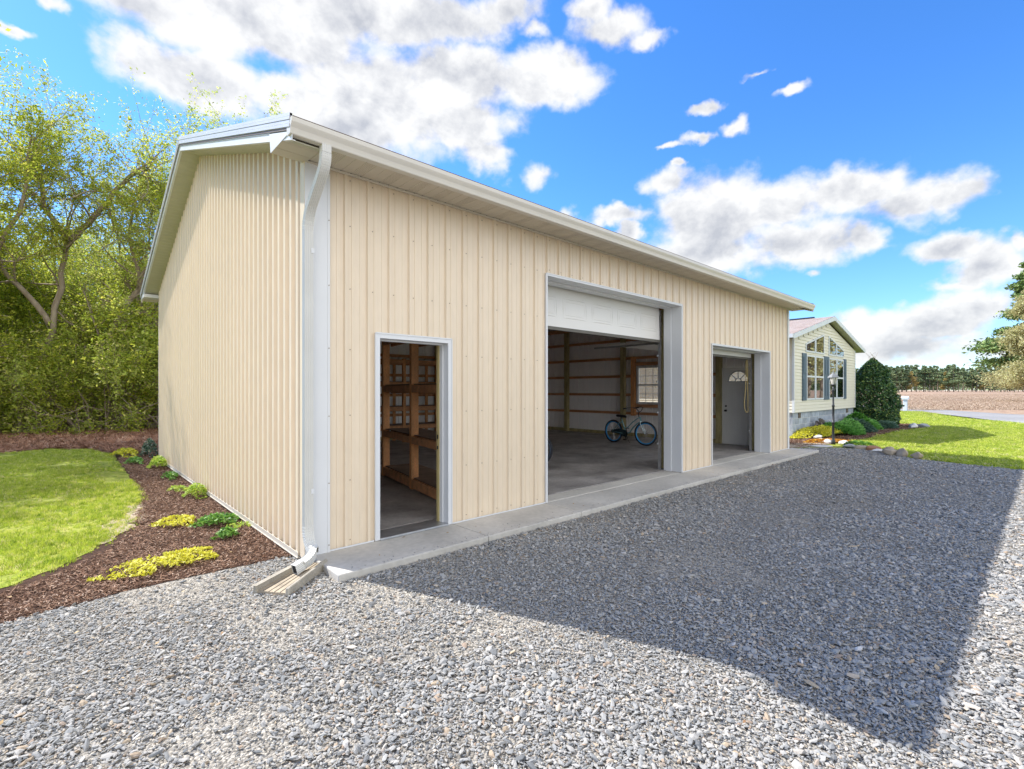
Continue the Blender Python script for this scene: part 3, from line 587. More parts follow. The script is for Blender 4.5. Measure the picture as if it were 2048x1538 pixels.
# ---- sectional garage doors
def overhead(x0, x1, zt, zbot, lab, panels, zrest):
    d = root('garage_door', ((x0+x1)/2, .4, zbot), lab, 'garage door', 'sectional garage doors')
    p = MB(); Y0 = .40; tilt = .05
    xa, xb = x0+.02, x1-.05
    # lowest section hangs nearly vertical in the opening
    def T(x_, s_, d_): return (x_, Y0+d_+(s_)*tilt*.5, zbot+s_)
    H = zt+.06-zbot
    n = panels
    q = [T(xa, 0, 0), T(xb, 0, 0), T(xb, H, 0), T(xa, H, 0), T(xa, 0, .045), T(xb, 0, .045), T(xb, H, .045), T(xa, H, .045)]
    p.add(q, [(0, 1, 2, 3), (7, 6, 5, 4), (0, 4, 5, 1), (1, 5, 6, 2), (2, 6, 7, 3), (3, 7, 4, 0)])
    if H > .3:
        wp = (xb-xa)/n
        for i in range(n):
            a = xa+wp*i+.07; b = xa+wp*(i+1)-.07; s0 = .15; s1 = .46
            for g0, dd in ((0, .006), (.045, .004)):
                c0, c1, t0, t1 = a+g0, b-g0, s0+g0, s1-g0; th = .014
                for (u0, u1, w0, w1) in ((c0, c1, t0, t0+th), (c0, c1, t1-th, t1), (c0, c0+th, t0+th, t1-th), (c1-th, c1, t0+th, t1-th)):
                    p.add([T(u0, w0, -.0005), T(u1, w0, -.0005), T(u1, w1, -.0005), T(u0, w1, -.0005), T((u0+u1)/2-(u1-u0)*.35, (w0+w1)/2, -dd), T((u0+u1)/2+(u1-u0)*.35, (w0+w1)/2, -dd)], [(0, 1, 5, 4), (1, 2, 5), (2, 3, 4, 5), (3, 0, 4)])
    p.build('door_panel', DOORW, d)
    b = MB(); b.add([T(xa, -.05, -.004), T(xb, -.05, -.004), T(xb, -.002, -.004), T(xa, -.002, -.004), T(xa, -.05, .05), T(xb, -.05, .05), T(xb, -.002, .05), T(xa, -.002, .05)], [(0, 1, 2, 3), (7, 6, 5, 4), (0, 4, 5, 1), (1, 5, 6, 2), (2, 6, 7, 3), (3, 7, 4, 0)]); b.build('bottom_seal', mat('rubber_seal', (.13, .12, .10), .6, var=.2), d)
    # remaining sections lie on the horizontal tracks
    s = MB(); y = .60
    for i in range(zrest): s.box(xa, xb, y+.01, y+.50, zt+.13+i*.012, zt+.17+i*.012); y += .51
    s.build('door_panel', DOORW, d)
    st_ = MB()
    for yy in (.75, 1.25): st_.box(xa, xb, yy, yy+.06, zt+.09, zt+.125)
    st_.build('strut', GALV, d)
    for sx in (x0-.005, x1-.03):
        t = MB(); t.box(sx, sx+.035, .40, .45, .01, zt-.12)
        t.tube(arc((sx+.017, .425, zt-.12), (sx+.017, .425, zt+.12), (sx+.017, .75, zt+.12)), .02, 6); t.box(sx, sx+.035, .75, 3.0, zt+.10, zt+.14)
        t.build('track', GALV, d)
        t = MB()
        for zz in (.5, 1.1, 1.7, 2.2): t.box(sx-.02, sx+.05, .45, .47, zz, zz+.03)
        t.build('track_bracket', GALV, d)
    return d
D1 = overhead(3.04, 6.68, 3.12, 2.515, 'raised white panelled door in the widest doorway', 5, 5)
# operator rail and arm behind the wide door
op = MB(); op.box(4.83, 4.89, .55, 3.4, 2.98, 3.03); op.box(4.80, 4.92, 1.25, 1.40, 2.93, 3.05); op.build('opener_rail', BLACKM, D1)
op = MB(); op.beam((4.86, .50, 2.72), (4.86, 1.32, 3.0), .04, .012); op.box(4.78, 4.94, .455, .52, 2.66, 2.74); op.build('opener_arm', BLACKM, D1)
D2 = overhead(7.94, 10.98, 2.47, 2.36, 'fully raised white door in the farthest doorway', 4, 4)
sp = MB()
sp.tube([(3.1, .36, 3.35), (6.6, .36, 3.35)], .012, 8); sp.build('torsion_shaft', GALV, D1)
# pull rope looped at the right track of the far door
rp = MB(); P = [(10.86, .47, 2.40), (10.80, .47, 2.25), (10.82, .48, 1.95), (10.80, .48, 1.6), (10.72, .48, 1.25), (10.74, .48, 1.08), (10.82, .48, 1.0), (10.92, .47, .99)]
pp = []
for i in range(len(P)-1):
    for k in range(4): pp.append(tuple(Vector(P[i]).lerp(Vector(P[i+1]), k/4)))
rp.tube(pp, .009, 6); rp.tube([(10.86, .47, 2.40), (10.89, .47, 2.2), (10.90, .47, 1.6), (10.92, .47, .99)], .009, 6)
rp.build('pull_rope', mat('yellow_rope', (.55, .42, .16), .9, var=.3, vscale=60), None, smooth=True, at=(10.86, .47, 2.4), label='yellow pull rope looped beside the track of the farthest doorway', category='rope')
# ---- inside frame
def post(x, y, h=3.66, s=.14):
    b = MB(); b.box(x-s/2, x+s/2, y-s/2, y+s/2, .013, h); return b.build('post', TREATED, BARN)
XE = 12.13
for y in (2.0-.23, 5.06, 7.57): post(XE, y, 4.3)
post(XE, 8.95); post(.0, 8.95); post(.0, 3.1, 4.3); post(.0, 6.1, 4.3)
for x in (2.4, 4.85, 7.3, 9.75): post(x, 8.98)
for x in (2.88, 6.90, 7.72, 11.22, .03, 12.1): post(x, .42, s=.13)
# girts run behind the posts, one board per bay
for z in (.73, 1.35, 1.97, 2.575, 3.185, 3.75, 4.3):
    hgt = .085
    segs = [(.05, DY-.05)]
    if WIN[2]-.3 < z < WIN[3]+.02 and z > 1.0: segs = [(.05, EDR[0]-.04), (EDR[1]+.1, 3.55), (4.70, DY-.05)]
    elif z < 2.2: segs = [(.05, EDR[0]-.04), (EDR[1]+.1, DY-.05)]
    if z > 3.3:
        hw = (5.28-z-.15)*3; segs = [(max(.05, RIDGE_Y-hw), min(DY-.05, RIDGE_Y+hw))]
    for a, b_ in segs:
        b = MB(); b.box(XE+.075, XE+.115, a, b_, z, z+hgt); b.build('girt', PINEH, BARN)
        b = MB(); b.box(LX0+.03, LX0+.068, a, b_, z, z+hgt); b.build('girt', PINEH, BARN)
    if z < 3.3:
        b = MB(); b.box(.1, 12.0, DY-.06, DY-.022, z, z+hgt); b.build('girt', PINEH, BARN)
        for a, c in ((.1, .45), (1.5, 2.98), (6.75, 7.88), (11.05, 12.1)):
            b = MB(); b.box(a, c, .03, .068, z, z+hgt); b.build('girt', PINEH, BARN)
for a, b_ in (((XE+.07, .05, .013), (XE+.115, .72, .12)), ((XE+.07, 1.8, .013), (XE+.115, 9.05, .12)), ((.1, DY-.065, .013), (12, DY-.022, .12))):
    b = MB(); b.box(a[0], b_[0], a[1], b_[1], a[2], b_[2]); b.build('skirt_board', TREATED, BARN)
# window rough frame in the far wall
fr = MB(); fr.box(XE-.0, XE+.11, 4.62, 4.76, .70, 2.66); fr.build('stud', PINE, BARN)
fr = MB(); fr.box(XE-.0, XE+.11, 3.51, 3.64, .70, 2.66); fr.build('stud', PINE, BARN)
fr = MB(); fr.box(XE+.02, XE+.10, 3.641, 4.619, 2.36, 2.46); fr.box(XE+.02, XE+.10, 3.641, 4.619, .98, 1.08); fr.build('sill_plate', PINEH, BARN)
wn = MB(); y0, y1, z0, z1 = WIN; zm = (z0+z1)/2
for a in ((y0, y0+.05, z0, z1), (y1-.05, y1, z0, z1), (y0+.05, y1-.05, z0, z0+.05), (y0+.05, y1-.05, z1-.05, z1), (y0+.05, y1-.05, zm-.025, zm+.025)):
    wn.box(XE+.07, XE+.17, a[0], a[1], a[2], a[3])
W_ = wn.build('window', WHITE, BARN)
gb = MB()
for i in (1, 2):
    yy = y0+.05+(y1-y0-.1)*i/3; gb.box(XE+.118, XE+.128, yy-.008, yy+.008, z0+.05, z1-.05)
for zz in ((z0+zm)/2+.01, (z1+zm)/2-.01): gb.box(XE+.116, XE+.126, y0+.05, y1-.05, zz-.008, zz+.008)
gb.build('grille', WHITE, W_)
gl = MB(); gl.box(XE+.130, XE+.134, y0+.05, y1-.05, z0+.05, z1-.05); gl.build('pane', CLEAR, W_)
# white entry door with a fanlight, in the far wall
ed = MB(); y0, y1 = .84, 1.665; z0, z1 = .03, 2.13; yc = (y0+y1)/2; fzb = 1.80; fr_ = .27
XD = XE+.06
def edx(q, faces, t=.045):
    n = len(q); ed.add([(XD, y, z) for y, z in q]+[(XD+t, y, z) for y, z in q], [tuple(range(n))[::-1] if False else tuple(range(n)), tuple(n+i for i in range(n))[::-1]]+[(i, (i+1) % n, n+(i+1) % n, n+i) for i in range(n)])
ed.box(XD, XD+.045, y0, y1, z0, fzb)
ed.box(XD, XD+.045, y0, yc-fr_, fzb, z1); ed.box(XD, XD+.045, yc+fr_, y1, fzb, z1)
K = 16
for i in range(K):
    a0 = math.pi*i/K; a1 = math.pi*(i+1)/K
    edx([(yc+fr_*math.cos(a0), fzb+fr_*math.sin(a0)), (yc+fr_*math.cos(a1), fzb+fr_*math.sin(a1)), (yc+fr_*math.cos(a1), z1), (yc+fr_*math.cos(a0), z1)], None)
ed.box(XD-.02, XD+.05, y0-.05, y0-.005, .012, z1+.05); ed.box(XD-.02, XD+.05, y1+.005, y1+.05, .012, z1+.05); ed.box(XD-.02, XD+.05, y0-.005, y1+.005, z1+.005, z1+.05)
for (a, b, c, d) in ((y0+.10, yc-.06, .25, .85), (yc+.06, y1-.10, .25, .85), (y0+.10, yc-.06, 1.02, 1.68), (yc+.06, y1-.10, 1.02, 1.68)):
    th = .02
    for (u0, u1, w0, w1) in ((a, b, c, c+th), (a, b, d-th, d), (a, a+th, c+th, d-th), (b-th, b, c+th, d-th)): ed.box(XD-.008, XD-.0005, u0, u1, w0, w1)
    ed.box(XD-.006, XD-.0005, a+.06, b-.06, c+.06, d-.06)
ed.box(XD-.02, XD+.06, y0-.05, y1+.05, -.02, .028)
ED = ed.build('entry_door', DOORW, BARN)
fm = MB()
for i in range(K):
    a0 = math.pi*i/K; a1 = math.pi*(i+1)/K
    for r0, r1 in ((fr_-.0, fr_+.022), (.075, .088)):
        fm.add([(XD-.012, yc+r*math.cos(a), fzb+r*math.sin(a)) for r, a in ((r0, a0), (r1, a0), (r1, a1), (r0, a1))]+[(XD+.03, yc+r*math.cos(a), fzb+r*math.sin(a)) for r, a in ((r0, a0), (r1, a0), (r1, a1), (r0, a1))], [(0, 1, 2, 3), (0, 1, 5, 4), (3, 2, 6, 7), (1, 2, 6, 5), (0, 3, 7, 4)])
for a in (45, 90, 135): fm.beam((XD+.005, yc+.08*math.cos(R(a)), fzb+.08*math.sin(R(a))), (XD+.005, yc+fr_*math.cos(R(a)), fzb+fr_*math.sin(R(a))), .016, .03, up=(1, 0, 0))
fm.box(XD-.012, XD-.001, yc-fr_-.02, yc+fr_+.02, fzb-.022, fzb)
fm.build('fanlight', mat('fan_grille', (.45, .44, .42), .5, var=.1), ED)
gl = MB(); gl.add([(XD+.034, yc+fr_*math.cos(math.pi*i/K), fzb+fr_*math.sin(math.pi*i/K)) for i in range(K+1)], [tuple(range(K+1))]); gl.build('pane', CLEAR, ED)
kn = MB(); kn.tube([(XD-.001, y1-.07, .96), (XD-.03, y1-.07, .96), (XD-.04, y1-.07, .96), (XD-.07, y1-.07, .96), (XD-.08, y1-.07, .96)], [.033, .012, .026, .028, .012], 12); kn.tube([(XD-.001, y1-.07, 1.09), (XD-.022, y1-.07, 1.09)], [.03, .024], 12); kn.build('door_knob', mat('dark_knob', (.05, .045, .04), .3, metal=.8, var=.2), ED, smooth=True)
# trusses and purlins
for x in (.6, 2.4, 4.85, 7.3, 9.75, 11.9):
    t = MB(); zb = 3.72
    t.beam((x, .05, zb), (x, DY-.05, zb), .04, .14); 
    for s_ in (-1, 1): t.beam((x, RIDGE_Y, 5.25), (x, RIDGE_Y+s_*(RIDGE_Y-.1), 3.78), .04, .14, up=(0, s_*SL, 1))
    for yy, y2 in ((RIDGE_Y, RIDGE_Y), (2.4, 3.3), (6.7, 5.8), (1.6, 2.4), (7.5, 6.7)):
        t.beam((x, yy, zb+.07), (x, y2, 5.2-abs(y2-RIDGE_Y)*SL), .035, .09, up=(1, 0, 0))
    t.build('truss', PINEH, BARN)

# ------------------------------------------------------------ splash block
def wedge_block():
    r = root('splash_block', (-.42, -.36, -.064), 'weathered concrete splash block under the downspout outlet', 'splash block', rz=math.atan2(-.40, -.55))
    m = mat('splash_stone', (.46, .38, .27), .9, var=.35, vscale=9, bump=.4, bscale=90, fine=.2)
    b = MB()
    b.add([(-.30, -.08, 0), (.30, -.13, 0), (.30, .13, 0), (-.30, .08, 0), (-.30, -.08, .045), (.30, -.13, .022), (.30, .13, .022), (-.30, .08, .045)], [(0, 3, 2, 1), (4, 5, 6, 7), (0, 1, 5, 4), (1, 2, 6, 5), (2, 3, 7, 6), (3, 0, 4, 7)])
    b.build('base', m, r)
    for s in (-1, 1):
        k = MB(); k.add([(-.31, s*.075, 0), (.31, s*.125, 0), (.31, s*.165, 0), (-.31, s*.115, 0), (-.31, s*.080, .085), (.31, s*.130, .065), (.31, s*.158, .065), (-.31, s*.108, .085)], [(0, 3, 2, 1) if s > 0 else (0, 1, 2, 3), (4, 5, 6, 7) if s > 0 else (7, 6, 5, 4), (0, 1, 5, 4), (1, 2, 6, 5), (2, 3, 7, 6), (3, 0, 4, 7)])
        k.build('curb', mat('splash_curb', (.40, .36, .29), .9, var=.3, vscale=9, bump=.4, bscale=90, fine=.2) if s < 0 else MATS['splash_curb'], r, bevel=.008)
    g = MB()
    for i in range(4):
        y = -.06+.04*i
        g.add([(-.29, y*.7-.004, .0462), (.299, y*1.25-.004, .0232), (.299, y*1.25+.004, .0232), (-.29, y*.7+.004, .0462)], [(0, 1, 2, 3)])
    g.build('groove', mat('groove_dark', (.07, .05, .035), .95, var=.3), r)  # dark flat strips drawn along the top of the block
wedge_block()

# ------------------------------------------------------------ bicycles
def bicycle(label, frame_col, rim_col, fork_col, loc, rz, steer=0.):
    """cruiser: rear axle at x=-.56, front axle at x=.58, ground z=0"""
    rt = root('bicycle', loc, label, 'bicycle', None, rz)
    FR = mat('bike_frame', frame_col, .3, metal=.2, var=.1, coat=.5); RIM = mat('bike_rim', rim_col, .35, var=.1); FK = mat('bike_fork', fork_col, .3, metal=.2, var=.1, coat=.5)
    TY = MATS.get('tyre_rubber') or mat('tyre_rubber', (.018, .02, .03), .75, var=.3, vscale=30, bump=.2)
    SP = MATS.get('spoke_steel') or mat('spoke_steel', (.7, .7, .72), .25, metal=.9, var=.1)
    Rw = .335
    def wheel(cx, cz, ang, blue):
        w_ = MB(); n = 48; M = Matrix.Rotation(ang, 3, 'Z')
        def P(r, a, y): v = M @ Vector((r*math.cos(a), y, r*math.sin(a))); return (cx+v.x, v.y, cz+v.z)
        V = []; m = 10
        for i in range(n):
            a = 2*math.pi*i/n
            for j in range(m): b = 2*math.pi*j/m; V.append(P(Rw-.027+.027*math.cos(b), a, .026*math.sin(b)))
        w_.add(V, [(i*m+j, i*m+(j+1) % m, ((i+1) % n)*m+(j+1) % m, ((i+1) % n)*m+j) for i in range(n) for j in range(m)])
        W = w_.build('wheel', TY, rt, smooth=True)
        r_ = MB(); V = []; q = ((Rw-.045, -.020), (Rw-.045, .020), (Rw-.066, .017), (Rw-.072, 0), (Rw-.066, -.017)); m = len(q)
        for i in range(n):
            a = 2*math.pi*i/n
            for rr, y in q: V.append(P(rr, a, y))
        r_.add(V, [(i*m+j, i*m+(j+1) % m, ((i+1) % n)*m+(j+1) % m, ((i+1) % n)*m+j) for i in range(n) for j in range(m)]); r_.build('rim', RIM, W, smooth=True)
        s_ = MB()
        for i in range(28):
            a = 2*math.pi*i/28; b = a+(.55 if i % 4 < 2 else -.55); y = .028 if i % 2 else -.028
            s_.tube([P(.022, b, y), P(Rw-.066, a, 0)], .0016, 4)
        s_.tube([P(0, 0, -.05), P(0, 0, .05)], .020, 10); s_.build('spokes', SP, W)
        rf = MB(); a = 2.9; q = [P(Rw-.12, a, .03), P(Rw-.12, a+.10, .03), P(Rw-.085, a+.45, .03), P(Rw-.085, a, .03)]
        rf.add([P(.24, a-.15, .02), P(.27, a-.15, .02), P(.27, a+.15, .02), P(.24, a+.15, .02)], [(0, 1, 2, 3)]); rf.build('reflector', MATS.get('reflector') or mat('reflector', (.75, .76, .78), .3, var=.1), W)
    wheel(-.56, Rw, 0, False); wheel(.58, Rw, steer, True)
    BB = (-.10, 0, .29); ST = (-.24, 0, .66); HT0 = (.385, 0, .78); HT1 = (.42, 0, .66)
    f = MB()
    f.tube([BB, (-.20, 0, .56), ST, (-.262, 0, .72)], .016, 10)
    f.tube([HT0, (.30, 0, .74), (.12, 0, .62), (-.04, 0, .47), (-.16, 0, .455)], .015, 10)
    f.tube([HT1, (.30, 0, .60), (.14, 0, .47), (.04, 0, .34), BB], .019, 10)
    f.tube([HT0, HT1, (.43, 0, .63)], .022, 10)
    for s in (-1, 1):
        f.tube([BB, (-.2, s*.05, .30), (-.56, s*.065, Rw)], .010, 8); f.tube([(-.235, 0, .62), (-.30, s*.045, .60), (-.56, s*.065, Rw)], .009, 8)
    f.build('frame', FR, rt, smooth=True)
    M = Matrix.Rotation(steer, 3, 'Z'); pv = Vector((.58, 0, 0))
    def S(p): v = M @ (Vector(p)-pv); return tuple(v+pv)
    fk = MB()
    for s in (-1, 1): fk.tube([S((.43, s*.02, .67)), S((.445, s*.055, .60)), S((.50, s*.055, .48)), S((.58, s*.055, Rw))], [.014, .013, .012, .009], 8)
    fk.tube([S((.43, -.055, .66)), S((.43, .055, .66))], .016, 8); fk.build('fork', FK, rt, smooth=True)
    h = MB(); h.tube([S((.385, 0, .78)), S((.36, 0, .90)), S((.40, 0, .93))], .013, 8)
    for s in (-1, 1): h.tube([S((.40, 0, .93)), S((.41, s*.08, .95)), S((.40, s*.22, 1.04)), S((.30, s*.31, 1.06)), S((.10, s*.34, 1.02))], .011, 8)
    H = h.build('handlebar', BLACKM, rt, smooth=True)
    gr = MB()
    for s in (-1, 1): gr.tube([S((.22, s*.322, 1.045)), S((.08, s*.345, 1.015))], .018, 8)
    gr.build('grip', BLACKM, H, smooth=True)
    s_ = MB()
    # saddle: wide at the back, narrow nose
    rows = [(-.40, .085, .80), (-.36, .11, .805), (-.28, .105, .80), (-.20, .05, .79), (-.12, .022, .785), (-.09, .012, .775)]; V = []; n = 10
    for x, hw, z in rows:
        for j in range(n): a = 2*math.pi*j/n; V.append((x, hw*math.cos(a), z+.03*math.sin(a)*(1 if math.sin(a) > 0 else 1.6)))
    s_.add(V, [(i*n+j, i*n+(j+1) % n, (i+1)*n+(j+1) % n, (i+1)*n+j) for i in range(len(rows)-1) for j in range(n)]+[tuple(range(n)), tuple((len(rows)-1)*n+j for j in range(n))])
    s_.tube([(-.255, 0, .70), (-.27, 0, .78)], .012, 8); s_.build('saddle', BLACKM, rt, smooth=True)
    c = MB(); V = []; n = 24
    for y in (-.045, -.038):
        for j in range(n): a = 2*math.pi*j/n; V.append((BB[0]+.085*math.cos(a), y, BB[2]+.085*math.sin(a)))
    c.add(V, [tuple(range(n)), tuple(range(n, 2*n))[::-1]]+[(j, (j+1) % n, n+(j+1) % n, n+j) for j in range(n)])
    c.beam((BB[0], -.055, BB[2]), (BB[0]+.05, -.06, BB[2]-.15), .02, .012); c.beam((BB[0], .055, BB[2]), (BB[0]-.05, .06, BB[2]+.15), .02, .012); c.build('crank', BLACKM, rt)
    for (px_, py_, pz_) in ((BB[0]+.05, -.11, BB[2]-.15), (BB[0]-.05, .11, BB[2]+.15)):
        p = MB(); p.box(px_-.045, px_+.045, py_-.045, py_+.045, pz_-.012, pz_+.012); p.build('pedal', BLACKM, rt)
    cg = MB(); cg.add([(BB[0]+.04, -.05, BB[2]+.10), (-.30, -.055, .43), (-.60, -.055, Rw+.04), (-.60, -.055, Rw-.04), (-.3, -.055, .27), (BB[0]+.04, -.05, BB[2]-.10)]+[(BB[0]+.04, -.035, BB[2]+.10), (-.30, -.035, .43), (-.60, -.035, Rw+.04), (-.60, -.035, Rw-.04), (-.3, -.035, .27), (BB[0]+.04, -.035, BB[2]-.10)], [(0, 1, 2, 3, 4, 5), (11, 10, 9, 8, 7, 6)]+[(i, (i+1) % 6, 6+(i+1) % 6, 6+i) for i in range(6)])
    cg.build('chain_guard', MATS.get('guard_teal') or mat('guard_teal', (.02, .05, .06), .35, var=.2), rt)
    k = MB(); k.tube([(-.16, .04, .27), (-.10, .16, .015)], .007, 6); k.build('kickstand', BLACKM, rt)
    return rt
# rear wheel on the window side, front wheel turned towards the doorway
bicycle('teal cruiser bicycle with blue front rim parked below the window', (.22, .46, .50), (.05, .36, .75), (.60, .74, .76), (10.02, 3.40, .014), math.atan2(-1.15, -.10), .22)
bicycle('dark cruiser bicycle with only its wheel edge showing beside the wide doorway', (.03, .05, .07), (.03, .05, .08), (.05, .05, .06), (4.71, 2.66, .014), math.atan2(-.68, .74), 0)

# ------------------------------------------------------------ timber shelving
def shelving(label, loc, rz, length, depth, bays, levels, hgt, boards=True):
    r = root('storage_rack', loc, label, 'shelving', None, rz)
    s = .09; wp = .038
    xs = [length*i/bays for i in range(bays+1)]
    for x in xs:
        for y in (0, depth):
            b = MB(); b.box(x-s/2, x+s/2, y-wp/2, y+wp/2, .002, hgt); b.build('upright', PINE, r)
            if y == 0:
                b = MB(); b.box(x-wp/2, x+wp/2, y+wp/2+.001, y+wp/2+.088, .002, hgt); b.build('upright', PINE, r)
    for z in levels:
        for y in (wp/2+.003, depth-wp/2-.041):
            b = MB(); b.box(-.03 if y > .1 else .05, length-.05, y+.09*(y < .1), y+.038+.09*(y < .1), z-.14, z-.002)
            for x0, x1 in zip(xs, xs[1:]):
                pass
            b.build('rail', PINEH, r)
        if z < .3:
            for x0, x1 in zip(xs, xs[1:]):
                b = MB(); b.box(x0+s/2, x1-s/2, -.019, .018, z-.14, z-.005); b.build('kick_rail', PINEH, r)
        else:
            for x0, x1 in zip(xs, xs[1:]):
                b = MB(); b.box(x0+s/2, x1-s/2, -.019, .018, z-.12, z-.012); b.build('rail', PINEH, r)
        if boards and z < hgt-.1:
            b = MB(); b.box(.0, length, .022, depth-.02, z, z+.012); b.build('shelf', PLY, r)
    return r
shelving('tall timber shelving unit just inside the narrow doorway', (2.40, 3.42, .013), math.atan2(-1.8, -.34), 2.85, .62, 2, [.165, .83, 1.62, 2.46], 2.48)
shelving('timber shelving unit along the rear wall seen through the narrow doorway', (3.3, 8.2, .013), 0., 4.6, .6, 4, [.5, 1.05, 1.78, 2.44], 2.46)

# ------------------------------------------------------------ scatter: thousands of loose bits as one object of instances
def np_icos(sub=1):
    import bmesh
    bm = bmesh.new(); bmesh.ops.create_icosphere(bm, subdivisions=sub, radius=1)
    v = [tuple(x.co) for x in bm.verts]; f = [tuple(q.index for q in p.verts) for p in bm.faces]; bm.free(); return np.array(v), np.array(f)
ICO, ICOF = np_icos(1)
PROTO = bpy.data.collections
def proto_collection(name, meshes):
    c = bpy.data.collections.new(name)
    for me in meshes:
        o = bpy.data.objects.new(me.name, me); c.objects.link(o)
    return c
def stone_mesh(name, seed, m, flat=.5):
    r = np.random.default_rng(seed); v = ICO.copy()
    # chipped rock: clip the ball by random planes
    for _ in range(9):
        d = r.normal(size=3); d /= np.linalg.norm(d); lim = r.uniform(.45, .8); t = v @ d; k = t > lim; v[k] -= np.outer(t[k]-lim, d)
    v *= np.array([1, r.uniform(.6, .95), flat*r.uniform(.6, 1.0)])
    me = bpy.data.meshes.new(name); me.from_pydata(v.tolist(), [], ICOF.tolist()); me.materials.append(m); return me
def scatter(name, pts, rot, scl, coll, tags):
    me = bpy.data.meshes.new(name); n = len(pts); me.vertices.add(n); me.vertices.foreach_set('co', np.asarray(pts, dtype=np.float32).ravel())
    a = me.attributes.new('rot', 'FLOAT_VECTOR', 'POINT'); a.data.foreach_set('vector', np.asarray(rot, dtype=np.float32).ravel())
    a = me.attributes.new('scl', 'FLOAT_VECTOR', 'POINT'); a.data.foreach_set('vector', np.asarray(scl, dtype=np.float32).ravel())
    o = bpy.data.objects.new(name, me); COL.objects.link(o); settags(o, tags)
    ng = bpy.data.node_groups.new(name, 'GeometryNodeTree'); ng.interface.new_socket('Geometry', in_out='INPUT', socket_type='NodeSocketGeometry'); ng.interface.new_socket('Geometry', in_out='OUTPUT', socket_type='NodeSocketGeometry')
    N = ng.nodes; L = ng.links; gi = N.new('NodeGroupInput'); go = N.new('NodeGroupOutput'); ip = N.new('GeometryNodeInstanceOnPoints'); ci = N.new('GeometryNodeCollectionInfo')
    ci.inputs['Collection'].default_value = coll; ci.inputs['Separate Children'].default_value = True; ip.inputs['Pick Instance'].default_value = True
    def na(nm):
        x = N.new('GeometryNodeInputNamedAttribute'); x.data_type = 'FLOAT_VECTOR'; x.inputs['Name'].default_value = nm; return x.outputs[0]
    L.new(gi.outputs[0], ip.inputs['Points']); L.new(ci.outputs[0], ip.inputs['Instance']); L.new(na('scl'), ip.inputs['Scale'])
    er = N.new('FunctionNodeEulerToRotation'); L.new(na('rot'), er.inputs[0]); L.new(er.outputs[0], ip.inputs['Rotation'])
    L.new(ip.outputs[0], go.inputs[0]); md = o.modifiers.new('scatter', 'NODES'); md.node_group = ng; return o
def inside(px, py, poly):
    c = np.zeros(len(px), bool); n = len(poly)
    for i in range(n):
        x0, y0 = poly[i]; x1, y1 = poly[(i+1) % n]
        if y0 == y1: continue
        k = ((y0 > py) != (y1 > py)) & (px < (x1-x0)*(py-y0)/(y1-y0)+x0); c ^= k
    return c
def noise2(x, y, sc, seed=0):
    """cheap smooth value noise"""
    r = np.random.default_rng(seed); T = r.random((64, 64)); x = x*sc+100; y = y*sc+100; xi = np.floor(x).astype(int); yi = np.floor(y).astype(int); fx = x-xi; fy = y-yi
    fx = fx*fx*(3-2*fx); fy = fy*fy*(3-2*fy); g = lambda a, b: T[a % 64, b % 64]
    return (g(xi, yi)*(1-fx)+g(xi+1, yi)*fx)*(1-fy)+(g(xi, yi+1)*(1-fx)+g(xi+1, yi+1)*fx)*fy

STONEM = ramp_mat('gravel_stone', [(0, (.15, .155, .155)), (.12, (.26, .262, .255)), (.34, (.345, .342, .325)), (.56, (.40, .388, .36)), (.72, (.41, .39, .355)), (.86, (.48, .455, .405)), (.91, (.36, .27, .20)), (.95, (.48, .38, .26)), (1., (.64, .62, .59))], rough=.8, bump=.25, bscale=140)
stones = proto_collection('stone_kinds', [stone_mesh('stone_%d' % i, 40+i, STONEM, [.35, .5, .65, .45][i % 4]) for i in range(14)])
def gravel_zone(x0, x1, y0, y1, dens, smin, seed, k=1.0, cond=None):
    n = int((x1-x0)*(y1-y0)*dens); r = np.random.default_rng(seed); x = r.uniform(x0, x1, n); y = r.uniform(y0, y1, n)
    s = np.clip(r.lognormal(math.log(.0074), .46, n), smin, .028)*k
    keep = np.ones(n, bool) if cond is None else cond(x, y)
    keep &= ~((x > -.19) & (x < 12.57) & (y > -.67))
    edge = .27+.05*noise2(x, y, 3, 4)-.12*np.clip((-x-1.5), 0, 1)
    keep &= y < edge
    # drive edge at the garden side
    ex = np.interp(y, [-12, -6.5, -4.33, -3.0, -2.47, -1.69, -1.2, -.64, -.17, .0], [12.3, 12.1, 12.31, 12.7, 12.97, 13.94, 14.2, 14.03, 13.62, 12.9]); keep &= x < ex
    x = x[keep]; y = y[keep]; s = s[keep]; n = len(x)
    big = noise2(x, y, 1.3, 8); s = s*(.80+.5*big)
    # worn patches where fines show between fewer, smaller stones
    wear = noise2(x, y, .8, 31)*.6+noise2(x, y, 2.3, 32)*.4+.13*np.exp(-((y+2.1+.12*x)/.2)**2)+.13*np.exp(-((y+3.6+.12*x)/.2)**2); kk = r.random(n) > np.clip((wear-.55)*3.2, 0, .72); x, y, s = x[kk], y[kk], s[kk]; n = len(x)
    P = np.stack([x, y, -.0655+s*.28+r.uniform(0, .007, n)], 1)
    Rt = np.stack([r.normal(0, .30, n), r.normal(0, .30, n), r.uniform(0, 6.28, n)], 1)
    Sc = np.stack([s*r.uniform(1., 1.7, n), s*r.uniform(.75, 1.1, n), s*r.uniform(.8, 1.1, n)], 1)
    return P, Rt, Sc
Z = [gravel_zone(-3.2, 4.5, -5.3, .4, 7000, .0035, 1), gravel_zone(4.5, 9, -5.3, -.6, 4600, .005, 2, 1.1), gravel_zone(9, 14.4, -5.3, .1, 2600, .006, 3, 1.25), gravel_zone(-4.5, 12, -7.5, -5.3, 900, .008, 4, 1.3)]
P_, R_, S_ = (np.concatenate([z[i] for z in Z]) for i in range(3))
scatter('gravel', P_, R_, S_, stones, dict(label='grey crushed stone gravel covering the driveway', kind='stuff'))

